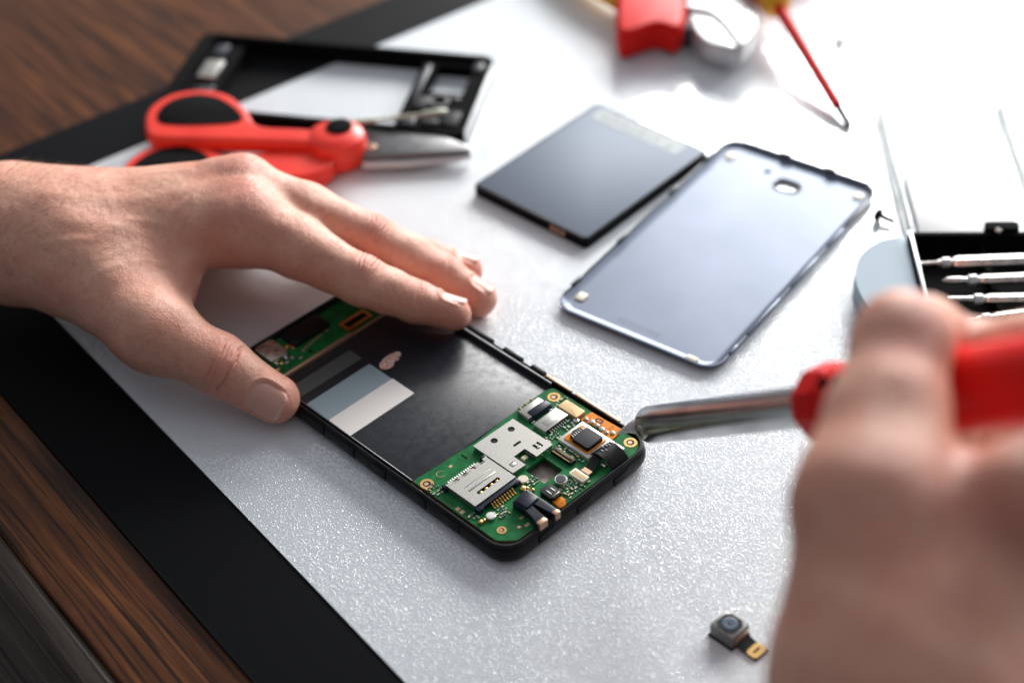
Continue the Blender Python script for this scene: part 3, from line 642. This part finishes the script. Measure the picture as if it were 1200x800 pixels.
for k, (u0, v0, u1, v1, r, ty) in enumerate([(1073, 309, 1215, 304, 2.5, 0), (1104, 329, 1215, 325, 2., 1), (1110, 351, 1215, 349, 2., 2), (1120, 378, 1215, 366, 2., 0)]):
    p0, p1 = at(u0, v0, 11), at(u1, v1, 11); d = (p1-p0); l = 68; ax = d/np.linalg.norm(d)
    q = empty('screwdriver_bit', tuple(p0), 0, desc[k], 'screwdriver bit', 'screwdriver bits in the case tray')
    sh = [(0, .5), (1, .75), (8, .8), (9, 1.3)] if ty == 0 else [(0, .3), (2, 1.5), (7, 1.5), (9, 1.1)] if ty == 1 else [(0, 1), (.5, 1.2), (7, 1.2), (8, 1.3)]
    MB().rev(sh+[(10.5, 1.3)], (0, 0, 0), ax, 12).build('tip', 'silver', q)
    MB().rev([(10, 1.5), (10.6, 2.1), (13.4, 2.1), (14, 1.4), (15.4, 1.4)], (0, 0, 0), ax, 16).build('collar', 'plier', q)
    MB().rev([(15, r*.8), (16.5, r), (l, r), (l+1, r*.7)], (0, 0, 0), ax, 6).build('rod', 'steel', q, 20)

# ------------------------------------------------------------------ camera module
cm = empty('camera_module', (66.6, 360.6, 0), math.radians(-46), 'tiny square phone camera module with a blue lens and gold ribbon contact near the viewer', 'camera part')
MB().box(-4.6, -4.4, .8, 4.6, 4.4, 5.6, .3, 2).build('housing', 'camgrey', cm)
MB().box(-5, -4.8, 0.03, 5, 4.8, .8, .15).build('base_plate', 'black', cm)
MB().prism(rpoly([(-3.7, -2.2), (-2.2, -3.7), (2.2, -3.7), (3.7, -2.2), (3.7, 2.2), (2.2, 3.7), (-2.2, 3.7), (-3.7, 2.2)], .4), 5.6, 5.7).build('lens_recess', 'black', cm)
MB().rev([(0, 2.7), (.2, 2.6), (.28, 2.2), (.24, 1.4), (.2, 1.1)], (0, 0, 5.65), n=32).build('lens', 'lens', cm)
MB().rev([(0, .9), (.12, .8), (.15, .1)], (0, 0, 5.87), n=20).build('aperture', 'dark', cm)
MB().box(-4.3, 4.05, 5.6, 4.3, 4.38, 5.68).build('top_edge', 'white', cm)
MB().box(4.6, -3., 1.4, 5.1, 3.2, 4, .2).build('side_flex', 'copper', cm)
MB().loft([[(x, -2.8, z), (x, 3.4, z), (x, 3.4, z-.35), (x, -2.8, z-.35)] for x, z in ((4.8, 2.2), (6, 1.5), (7.4, 1.0), (9, .8), (13.4, .6))]).build('ribbon', 'black', cm)
MB().prism(rr(8.8, -2.7, 13, 3.4, 1.2), .82, 1.15, .1, holes=[rr(10.5, -1.2, 11.3, 2, .3)]).build('gold_contact', 'gold', cm)

# ------------------------------------------------------------------ soldering iron
tipw = at(722.5, 508, 9.0); t0 = atd(723, 501.5, 611); t1 = atd(930, 478, 502); ax = (t1-t0); LB = np.linalg.norm(ax); ax /= LB; LB += 15
ir = empty('soldering_iron', tuple(t0), 0, 'soldering iron with a steel barrel and red handle, its tip touching the circuit board', 'soldering iron')
MB().tube([tuple(tipw-t0), tuple((tipw-t0)*.9+ax*1.5), tuple((tipw-t0)*.3+ax*9), tuple(ax*16), tuple(ax*18), tuple(ax*33)], [.2, .5, 1.5, 2.8, 3.1, 3.2], 24).build('tip', 'irontip', ir)
MB().rev([(26.2, 5), (26.2, 6.2), (26.9, 6.5), (40, 6.5), (LB+6, 6.4)], (0, 0, 0), ax, 48).build('barrel', 'iron', ir)
cyv = Vector(ax); side = cyv.cross(Vector((0, 0, 1))).normalized(); upv = side.cross(cyv)
vdir = Vector(CAM-t0).normalized(); sdv = (vdir-cyv*vdir.dot(cyv)).normalized()
low = cyv.cross(sdv).normalized();
if low.z > 0: low = -low
sdir = (sdv*.93+low*.36).normalized()
q = MB(); sp0 = cyv*30.4+sdir*5.8
q.rev([(0, 2.5), (.9, 2.6), (1.35, 2.1), (1.4, .4)], sp0, sdir, 20); q.build('set_screw', 'tin', ir)
q = MB(); c0 = cyv*30.4+sdir*7.25; t_ = sdir.cross(cyv)
for w in (cyv+t_, cyv-t_):
    w = w.normalized(); q.tube([c0-w*1.3, c0+w*1.3], .22, 6)
q.build('screw_slot', 'dark', ir)
MB().rev([(LB-2.5, 7.6), (LB-1, 9.2), (LB+3, 10.8), (LB+4, 10.), (LB+5.5, 10.), (LB+6.5, 10.8), (LB+8.5, 10.8), (LB+9.5, 10.), (LB+11, 10.), (LB+12, 10.8), (LB+35, 10.4), (LB+80, 10.8), (LB+130, 11.2), (LB+140, 8)], (0, 0, 0), ax, 40).build('handle', 'red_dark', ir, 30)
MB().rev([(LB-2.6, 8.4), (LB-.8, 10.2), (LB+3, 11.9), (LB+11, 11.7), (LB+14, 10.2)], (0, 0, 0), ax, 10).build('collar', 'red_dark', ir, 15)
for k in range(3):
    c_ = cyv*(LB+16+k*6)+(sdv*.8-low*.55).normalized()*10.4
    MB().rev([(0, 1.6), (1.2, 1.6), (1.3, 1.2)], c_, (sdv*.8-low*.55).normalized(), 14).build('vent', 'rubber', ir)

#HANDS#
VX_L = .55
# ------------------------------------------------------------------ hands: smooth blends of tapered limbs, meshed with surface nets
def sd_cone(P, a, b, r1, r2):
    "signed distance to a round cone"
    a = np.asarray(a, np.float32); b = np.asarray(b, np.float32); ba = b-a; l2 = float(ba@ba); rr_ = r1-r2; a2 = max(l2-rr_*rr_, 1e-3); il2 = 1/l2
    X, Y, Z = P[0]-a[0], P[1]-a[1], P[2]-a[2]
    y = X*ba[0]+Y*ba[1]+Z*ba[2]; z = y-l2
    qx, qy, qz = X*l2-ba[0]*y, Y*l2-ba[1]*y, Z*l2-ba[2]*y
    x2 = qx*qx+qy*qy+qz*qz; y2 = y*y*l2; z2 = z*z*l2
    k = np.sign(rr_)*rr_*rr_*x2
    c1 = np.sign(z)*a2*z2 > k; c2 = np.sign(y)*a2*y2 < k
    return np.where(c1, np.sqrt(x2+z2)*il2-r2, np.where(c2, np.sqrt(x2+y2)*il2-r1, (np.sqrt(x2*a2*il2)+y*rr_)*il2-r1))
def smin(a, b, k):
    h = np.clip(k-np.abs(a-b), 0, None)/k
    return np.minimum(a, b)-h*h*k*.25
def surface_nets(D, org, vx):
    s = D < 0; nx, ny, nz = D.shape
    cnt = np.zeros((nx-1, ny-1, nz-1), np.int8)
    for i in (0, 1):
        for j in (0, 1):
            for k in (0, 1): cnt += s[i:nx-1+i, j:ny-1+j, k:nz-1+k]
    act = (cnt > 0) & (cnt < 8); idx = np.argwhere(act); ident = -np.ones(act.shape, np.int32); ident[act] = np.arange(len(idx))
    cor = [(i, j, k) for i in (0, 1) for j in (0, 1) for k in (0, 1)]
    V = {c: D[idx[:, 0]+c[0], idx[:, 1]+c[1], idx[:, 2]+c[2]] for c in cor}
    acc = np.zeros((len(idx), 3)); n = np.zeros(len(idx))
    for c in cor:
        for ax_ in range(3):
            if c[ax_]: continue
            d = list(c); d[ax_] = 1; d = tuple(d); a, b = V[c], V[d]; m = (a < 0) != (b < 0)
            t = np.where(m, a/np.where(m, a-b, 1), 0); p = np.tile(np.array(c, float), (len(idx), 1)); p[:, ax_] += t
            acc += p*m[:, None]; n += m
    verts = (idx+acc/n[:, None])*vx+org
    quads = []
    for ax_ in range(3):
        sl0 = [slice(1, -1)]*3; sl1 = [slice(1, -1)]*3
        sl0[ax_] = slice(0, -1); sl1[ax_] = slice(1, None)
        a = s[tuple(sl0)]; b = s[tuple(sl1)]; e = np.argwhere(a != b); flip = a[tuple(e.T)]
        base = e.copy()
        for o in range(3):
            if o != ax_: base[:, o] += 1
        u_, v_ = [(1, 2), (2, 0), (0, 1)][ax_]
        q = []
        for du, dv in ((0, 0), (1, 0), (1, 1), (0, 1)):
            p = base.copy(); p[:, u_] -= du; p[:, v_] -= dv; q.append(ident[tuple(p.T)])
        q = np.stack(q, 1); q = np.where(flip[:, None], q, q[:, ::-1]); quads.append(q)
    return verts, np.concatenate(quads)
def unit(v): v = np.asarray(v, float); return v/np.linalg.norm(v)
def vnormals(V, Q):
    fn = np.cross(V[Q[:, 2]]-V[Q[:, 0]], V[Q[:, 3]]-V[Q[:, 1]]); N = np.zeros_like(V)
    for k in range(4): np.add.at(N, Q[:, k], fn)
    return N/np.maximum(np.linalg.norm(N, axis=1), 1e-9)[:, None]
def sstep(a, b, x): t = np.clip((x-a)/(b-a), 0, 1); return t*t*(3-2*t)
def make_hand(name, groups, vx, parent, nails=(), joints=(), reds=(), label=None, ridges=()):
    """groups = [(k to the rest, k inside, [(a, b, ra, rb), ...])]"""
    allp = [(np.array(p), r) for _, _, g in groups for a, b, ra, rb in g for p, r in ((a, ra), (b, rb))]
    lo = np.min([p-r for p, r in allp], 0)-8; hi = np.max([p+r for p, r in allp], 0)+8
    n = np.ceil((hi-lo)/vx).astype(int)
    ax3 = [(lo[i]+vx*np.arange(n[i])).astype(np.float32) for i in range(3)]
    D = np.full(n, 30., np.float32)
    for kout, kin, g in groups:
        glo = np.min([np.minimum(np.array(a)-ra, np.array(b)-rb) for a, b, ra, rb in g], 0)-kout-4; ghi = np.max([np.maximum(np.array(a)+ra, np.array(b)+rb) for a, b, ra, rb in g], 0)+kout+4
        i0 = np.clip(((glo-lo)/vx).astype(int), 0, n-2); i1 = np.clip(((ghi-lo)/vx).astype(int)+2, 1, n)
        P = (ax3[0][i0[0]:i1[0], None, None], ax3[1][None, i0[1]:i1[1], None], ax3[2][None, None, i0[2]:i1[2]])
        G = None
        for a, b, ra, rb in g:
            d = sd_cone(P, a, b, ra, rb).astype(np.float32); G = d if G is None else smin(G, d, kin)
        sl = tuple(slice(i0[i], i1[i]) for i in range(3))
        D[sl] = smin(D[sl], G, kout)
    V, Q = surface_nets(D, lo, vx); del D
    N = vnormals(V, Q)
    red = np.zeros(len(V)); nail = np.zeros(len(V)); ntip = np.zeros(len(V))
    # large soft unevenness of flesh
    w = np.sin(V[:, 0]*.21+1.3)*np.sin(V[:, 1]*.27+.4)*np.sin(V[:, 2]*.31+2)
    V = V+N*(w*.35)[:, None]
    for pl_, wd, am in ridges:
        best = np.full(len(V), 1e9)
        for p, q in zip(pl_, pl_[1:]):
            p, q = np.asarray(p)[:2], np.asarray(q)[:2]; e_ = q-p; t = np.clip(((V[:, :2]-p)@e_)/(e_@e_), 0, 1)
            best = np.minimum(best, np.linalg.norm(V[:, :2]-p-t[:, None]*e_, axis=1))
        V = V+N*(am*np.exp(-(best/wd)**2)*sstep(.1, .5, N[:, 2]))[:, None]
    for c, a, nrm, r, amp, bulge, gr in joints:
        c = np.asarray(c); a = unit(a); nn = np.asarray(nrm, float); nn = unit(nn-a*(nn@a)); t = np.cross(a, nn)
        q = V-c; s_ = q@a; y_ = q@t; z_ = q@nn; rad = np.hypot(y_, z_); phi = np.arctan2(y_, z_)
        m = np.exp(-(s_/7.)**2)*sstep(1.5, .6, np.abs(phi))*(rad < r*1.7)
        d = bulge*np.exp(-(s_/5.)**2)*sstep(1.7, .3, np.abs(phi))*(rad < r*1.7)
        sw = s_+.55*np.sin(phi*3.1+r)+.35*np.sin(phi*7.3+c[0])
        for k, g0 in enumerate(gr):
            kk = 1 if g0 < 0 else -1
            d = d-amp*m*(1.+.4*math.sin(k*2.1))*np.exp(-((sw-g0-kk*.5*np.abs(phi)**2)/.42)**2)
        V = V+N*d[:, None]; red = np.maximum(red, .55*np.exp(-(s_/7.)**2)*sstep(1.6, .2, np.abs(phi))*(rad < r*1.7))
    for c, r, w_ in reds:
        red = np.maximum(red, w_*np.exp(-(np.linalg.norm(V-np.asarray(c), axis=1)/r)**2))
    for c, a, nrm, r, half, wid, back in nails:
        c = np.asarray(c); a = unit(a); nn = np.asarray(nrm, float); nn = unit(nn-a*(nn@a)); t = np.cross(a, nn)
        q = V-c; s_ = q@a; y_ = q@t; z_ = q@nn; rad = np.hypot(y_, z_); phi = np.arctan2(y_, z_)
        X_ = s_-back; Y_ = phi*r
        # rounded rectangle, more rounded on the cuticle side
        cr_ = np.where(X_ < 0, min(wid, half)*.75, min(wid, half)*.42)
        qx = np.abs(X_)-half+cr_; qy = np.abs(Y_)-wid+cr_
        sd = np.hypot(np.clip(qx, 0, None), np.clip(qy, 0, None))+np.minimum(np.maximum(qx, qy), 0)-cr_
        near = (rad < r*1.6) & (z_ > -r*.3)
        m = sstep(.35, -.25, sd)*near
        Rn = r*.985
        tgt = c+np.outer(s_, a)+Rn*(np.outer(np.sin(phi), t)+np.outer(np.cos(phi), nn))
        V = V*(1-m[:, None])+tgt*m[:, None]
        edge = np.exp(-((sd-.45)/.4)**2)*near*sstep(half*1.05, half*.6, X_)
        fold = np.exp(-((sd-1.4)/.7)**2)*near*sstep(half*.9, half*.3, X_)
        V = V+N*((-.38*edge+.28*fold)[:, None])
        nail = np.maximum(nail, m); ntip = np.maximum(ntip, m*sstep(half-.8, half-.4, X_)+0*m); ntip = np.maximum(ntip, .35*m*sstep(-half+2.2, -half+1.2, X_))
    me = bpy.data.meshes.new(name)
    org = lo*0
    me.vertices.add(len(V)); me.vertices.foreach_set('co', ((V-org)*S).astype(np.float32).ravel())
    me.loops.add(len(Q)*4); me.polygons.add(len(Q)); me.loops.foreach_set('vertex_index', Q.astype(np.int32).ravel())
    me.polygons.foreach_set('loop_start', np.arange(0, len(Q)*4, 4, dtype=np.int32)); me.polygons.foreach_set('use_smooth', [True]*len(Q))
    me.update(calc_edges=True); me.validate()
    for nm, arr in (('red', red), ('nail', nail), ('nailtip', ntip)):
        at_ = me.attributes.new(nm, 'FLOAT', 'POINT'); at_.data.foreach_set('value', np.clip(arr, 0, 1).astype(np.float32))
    me.materials.append(M['skin'])
    o = bpy.data.objects.new(name, me); COL.objects.link(o); o.parent = parent
    if parent: o.matrix_parent_inverse = Matrix.Translation(-Vector(parent.location))
    if label: o['label'] = label
    return o, V, vnormals(V, Q)
A3 = np.array
def chain(*pr): return [(tuple(pr[i][0]), tuple(pr[i+1][0]), pr[i][1], pr[i+1][1]) for i in range(len(pr)-1)]
def J(u, v, z, r): return (at(u, v, z), r)
def JD(u, v, d, r): return (atd(u, v, d), r)

#LEFT#
iM, mM = J(292, 260, 43, 12.6), J(284, 219, 46, 12.0)
rM = (mM[0]+A3([-5, 18, -13]), 11.5); pM = (mM[0]+A3([-13, 34, -25]), 10.5)
iP, iD, iT = J(424, 329, 30, 9.4), J(486, 353, 19, 8.), J(532, 367, 15.6, 6.8)
mP, mD, mT = J(436, 280, 31, 9.6), J(520, 324, 14, 8.4), J(561, 350, 7.6, 7.3)
rP, rD, rT = J(420, 272, 24, 8.3), J(500, 303, 12, 7.2), J(547, 316, 6.9, 6.7)
pP, pD, pT = J(372, 258, 18, 7.6), J(420, 276, 11, 6.6), J(455, 285, 6.8, 6.)
tC, tM, tI, tT = J(85, 312, 34, 17), J(180, 388, 27, 14.2), J(258, 428, 19, 10.7), J(322, 467, 10.6, 9.3)
wr = [at(20, 268, 34), at(-330, 245, 42)]
lat = A3([.12, 1, -.05])
palm = []
palm += [(tuple(wr[0]+lat*5), tuple(wr[1]+lat*8), 20, 24), (tuple(wr[0]-lat*8), tuple(wr[1]-lat*10), 20.5, 25)]
cb = at(78, 268, 37)
palm += [(tuple(wr[0]+lat*5), tuple(cb+lat*6), 20, 16.5), (tuple(wr[0]-lat*8), tuple(cb-lat*6), 20.5, 19)]
palm += [(tuple(cb+lat*-7), tuple(iM[0]), 17, iM[1]), (tuple(cb+lat*4), tuple(mM[0]), 17, mM[1]), (tuple(cb+lat*10+A3([0, 0, -6])), tuple(rM[0]), 16, rM[1]), (tuple(cb+lat*16+A3([0, 0, -12])), tuple(pM[0]), 15, pM[1])]
palm += [(tuple(at(140, 315, 32)), tuple(at(200, 332, 29)), 16, 10.5), (tuple(cb+lat*22+A3([5, 0, -18])), tuple(pM[0]+A3([-25, 0, -6])), 12, 11)]
palm += [(tuple(iM[0]+A3([-3, -1, -7])), tuple(mM[0]+A3([-3, 0, -8])), 10, 10)]
palm += [(tuple(pM[0]+A3([2, 4, -7])), tuple(at(70, 266, 15)), 11, 13), (tuple(pM[0]+A3([4, -6, -8])), tuple(at(120, 270, 18)), 10, 13)]
th_ = [(tuple(wr[0]-lat*6), tuple(tC[0]), 19, tC[1])]+chain(tC, tM, tI)
tip_th = chain(tI, tT)
def mid(a, b, t, r): return (a[0]*(1-t)+b[0]*t, r)
groups = [
    (8, 14, palm), (16, 8, th_), (5, 4, tip_th),
    (9, 4, chain(iM, mid(iM, iP, .45, 11.6), iP)), (3, 3, chain(iP, mid(iP, iD, .5, 8.6), iD, iT)),
    (4, 4, chain(mM, mid(mM, mP, .5, 11.2), mP)), (1.2, 3, chain(mP, mid(mP, mD, .5, 9.2), mD, mT)),
    (4, 4, chain(rM, mid(rM, rP, .5, 9.2), rP, rD, rT)), (3, 4, chain(pM, pP, pD, pT)),
    (4, 4, chain((iM[0]+A3([1, 0, 3.5]), 8.6), (iM[0]+A3([-9, 1, 2.5]), 8))), (4, 4, chain((mM[0]+A3([1, 0, 3.2]), 9), (mM[0]+A3([-9, 1, 2.2]), 8.3))),
]
up_ = A3([0, .42, .9])
ii, mi_, ri, ti = iT[0]-iD[0], mT[0]-mD[0], rT[0]-rD[0], tT[0]-tI[0]
tn = unit(A3([.1, -.93, .36])+0*ti)
nails = [(iT[0], ii, A3([0, .5, .87]), 6.9, 4.9, 4.4, -1.4), (mT[0], mi_, A3([0, .42, .9]), 7.3, 5.1, 4.6, -1.4), (rT[0], ri, A3([0, .3, .95]), 6.8, 4.6, 4.2, -1.2),
         (tT[0], ti, tn, 9.3, 6.5, 7., -.6), (pT[0], pT[0]-pD[0], up_, 6., 4.8, 4.6, -.4)]
G4 = (-3.6, -1.9, -.5, 1.1, 2.6, 4.2)
joints = [(iP[0], iD[0]-iM[0], A3([0, .25, .97]), 9.1, .55, .6, G4), (mP[0], mD[0]-mM[0], A3([0, .2, .98]), 9.1, .6, .6, G4), (rP[0], rD[0]-rM[0], up_, 8.3, .45, .4, G4),
          (iD[0], iT[0]-iP[0], A3([0, .25, .97]), 7.7, .42, .15, (-1.6, 0, 1.5)), (mD[0], mT[0]-mP[0], A3([0, .2, .98]), 7.9, .42, .15, (-1.6, 0, 1.5)), (rD[0], ri, up_, 7.2, .2, .1, (-1.2, .6)),
          (tI[0]+A3([3, -1, -1]), tT[0]-tM[0], A3([0, -.6, .8]), 10.6, .85, .35, (-3.4, 3.0)), (tI[0]+A3([2, -1, -1]), tT[0]-tM[0], A3([0, -.6, .8]), 10.6, .35, 0, (-1.6, 0, 1.4, 4.8)),
          (iM[0]+A3([0, 0, 4]), iP[0]-iM[0], A3([0, .2, 1]), 12, .26, .2, (-5, -3.2, -1.6, 0, 1.7, 3.4)), (mM[0]+A3([0, 0, 4]), mP[0]-mM[0], A3([0, .3, 1]), 12, .26, .2, (-4.5, -2.6, -.9, .9, 2.6))]
reds = [(iT[0], 9, .75), (mT[0], 9, .8), (rT[0], 9, .8), (tT[0], 10, .5), (iM[0]+A3([0, 0, 12]), 11, .7), (mM[0]+A3([0, 0, 12]), 11, .65), (at(232, 350, 25), 14, .4), (at(340, 290, 26), 20, .25)]
person = empty('person', tuple(wr[0]*A3([1, 1, 0])), 0, 'person with one bare hand on the opened phone and the other gripping the soldering iron', 'person')
lh, LV, LN = make_hand('hand', groups, VX_L, person, nails, joints, reds, 'left hand spread flat with thumb beside the phone and fingertips on its far edge',
    [([at(262, 214, 57), at(170, 228, 58), at(60, 235, 58)], 3.2, 0.35), ([at(265, 245, 56), at(180, 258, 55), at(80, 262, 56)], 3.4, 0.33), ([at(235, 195, 50), at(120, 214, 52)], 3., 0.30),
     ([at(225, 228, 57), at(188, 250, 56), at(150, 250, 56), at(110, 275, 55), at(50, 282, 54)], 1.5, 0.28), ([at(188, 250, 56), at(160, 276, 52), at(120, 300, 50)], 1.3, 0.20), ([at(225, 205, 55), at(170, 208, 55), at(120, 226, 57)], 1.4, 0.23),
     ([at(205, 285, 50), at(160, 300, 48), at(100, 330, 45)], 1.4, 0.20)])
# fine hairs on wrist and back of the hand
rng = np.random.default_rng(3)
hm = MB(); sel = np.where((LV[:, 0] < -108) & (LV[:, 0] > -250) & (LN[:, 2] > .05))[0]
wgt = np.clip((-150-LV[sel, 0])/50, .06, 1); sel = rng.choice(sel, 900, False, wgt/wgt.sum())
sel2 = np.where((LV[:, 0] > -88) & (LV[:, 0] < -62) & (LN[:, 2] > .45))[0]; sel = np.concatenate([sel, rng.choice(sel2, 60, False)])
hv, hf = [], []
for i in sel:
    p, n_ = LV[i], LN[i]; d = unit(A3([.75, .35, .1])+rng.normal(0, .28, 3)); d = unit(d-n_*(d@n_)+n_*.42); l = rng.uniform(2.5, 6.5)*(1 if p[0] < -150 else .55)
    sd_ = np.cross(d, n_); b = len(hv); w_ = .06
    m_ = p+d*l*.55; e_ = p+d*l-n_*l*.13
    hv += [p+sd_*w_, p-sd_*w_, p+n_*w_, m_+sd_*w_*.8, m_-sd_*w_*.8, m_+n_*w_*.8, e_]
    for q in range(3): a_, c_ = q, (q+1) % 3; hf += [(b+a_, b+c_, b+3+c_, b+3+a_), (b+3+a_, b+3+c_, b+6)]
me = bpy.data.meshes.new('arm_hair'); me.from_pydata([tuple(v*S) for v in hv], [], hf); me.materials.append(M['hair'])
o = bpy.data.objects.new('arm_hair', me); COL.objects.link(o); o.parent = lh

#RIGHT#
hx = lambda s_: t0+ax*s_                                   # point on the iron's axis
rI = JD(1018, 590, 392, 16); rIp = JD(1058, 400, 414, 11.2); rId = JD(1082, 392, 441, 9.6); rIt = JD(1078, 440, 463, 8.6)
rMd = JD(1122, 614, 392, 14.5); rMp = JD(1205, 576, 382, 11.2); rMq = JD(1300, 520, 385, 10.8)
rRg = JD(1215, 672, 402, 14); rRp = JD(1320, 640, 392, 11)
rPk = JD(1300, 740, 408, 13); rPp = JD(1390, 720, 400, 10)
wrR = [JD(1095, 1010, 388, 27), JD(1200, 1030, 402, 27)]; far = [JD(1120, 1500, 350, 36), JD(1260, 1500, 370, 36)]
pr_ = [(tuple(wrR[0][0]), tuple(far[0][0]), 27, 34), (tuple(wrR[1][0]), tuple(far[1][0]), 27, 34), (tuple(wrR[0][0]), tuple(wrR[1][0]), 27, 27)]
pr_ += [(tuple(JD(1034, 800, 384, 22)[0]), tuple(rI[0]), 22.5, rI[1]), (tuple(wrR[0][0]), tuple(JD(1034, 800, 384, 22)[0]), 27, 22.5), (tuple(JD(1110, 830, 386, 22)[0]), tuple(rMd[0]), 22, rMd[1]),
        (tuple(JD(1180, 860, 394, 22)[0]), tuple(rRg[0]), 22, rRg[1]), (tuple(JD(1230, 900, 402, 22)[0]), tuple(rPk[0]), 20, rPk[1]), (tuple(wrR[1][0]), tuple(JD(1180, 860, 394, 22)[0]), 27, 22)]
thb = chain(JD(1070, 760, 412, 18), JD(1062, 640, 440, 15), JD(1088, 500, 462, 11.5), JD(1125, 424, 452, 9.8), JD(1215, 404, 428, 8.8))
gR = [(4, 6, chain(JD(1085, 522, 505, 15), JD(1260, 522, 495, 15))), (10, 16, pr_), (10, 6, chain(rI, mid(rI, rIp, .5, 13.6), rIp)), (6, 5, chain(rIp, rId, rIt)), (4, 6, chain(rMd, rMp, rMq)), (8, 6, chain(rRg, rRp)), (8, 6, chain(rPk, rPp)), (8, 6, thb)]
jr = []
rh, _, _ = make_hand('hand', gR, 1.3, person, (), jr, [(rIp[0]+A3([0, -8, 8]), 12, .5), (rMd[0]+A3([0, -5, 12]), 14, .6), (rI[0]+A3([0, -8, 8]), 16, .35)], 'blurred right hand gripping the red handle of the soldering iron')

# ------------------------------------------------------------------ lights, world, camera
def area(name, loc, tgt, sx_, sy_, power, col):
    l = bpy.data.lights.new(name, 'AREA'); l.shape = 'RECTANGLE'; l.size = sx_; l.size_y = sy_; l.energy = power; l.color = col
    o = bpy.data.objects.new(name, l); COL.objects.link(o); o.location = loc
    o.rotation_euler = (Vector(tgt)-Vector(loc)).to_track_quat('-Z', 'Y').to_euler(); return o
area('window_light', (.74, 2.74, 1.0), (.08, .6, 0), 1.0, .8, 84, (1., .985, .965))
area('side_window_light', (2.1, 2.5, 1.15), (.15, .55, 0), 1.3, 1.2, 72, (1., .99, .975))
w = bpy.data.worlds.new('World'); SC.world = w; w.use_nodes = True; nt = w.node_tree; bg = nt.nodes['Background']
tc = _n(nt, 'ShaderNodeTexCoord'); dp = _n(nt, 'ShaderNodeVectorMath', operation='DOT_PRODUCT'); dp.inputs[1].default_value = (.28, .75, .6)
nt.links.new(tc.outputs['Generated'], dp.inputs[0])
r = _n(nt, 'ShaderNodeValToRGB'); e = r.color_ramp.elements
e[0].position = 0.; e[0].color = (.05, .045, .045, 1); e[1].position = 1.; e[1].color = (1.0, 1.02, 1.06, 1); k = e.new(.55); k.color = (.38, .41, .46, 1)
mr = _n(nt, 'ShaderNodeMapRange'); mr.inputs[1].default_value = -1; nt.links.new(dp.outputs['Value'], mr.inputs[0])
nt.links.new(mr.outputs[0], r.inputs[0]); nt.links.new(r.outputs[0], bg.inputs['Color']); bg.inputs['Strength'].default_value = .56

cd = bpy.data.cameras.new('camera'); cam = bpy.data.objects.new('camera', cd); COL.objects.link(cam); SC.camera = cam
R = Matrix((( *CX, ), ( *CY, ), ( *(-_fw), ))).transposed()
cam.matrix_world = Matrix.Translation((0, 0, CH*S)) @ R.to_4x4()
cd.sensor_fit = 'HORIZONTAL'; cd.sensor_width = 36; cd.lens = F/W*36; cd.clip_start = .02; cd.clip_end = 50
cd.dof.use_dof = True; cd.dof.focus_distance = .607; cd.dof.aperture_fstop = 4.6; cd.dof.aperture_blades = 9
SC.view_settings.view_transform = 'Standard'; SC.view_settings.look = 'None'; SC.view_settings.exposure = 0; SC.view_settings.gamma = 1
SC.cycles.use_denoising = True; SC.cycles.max_bounces = 8
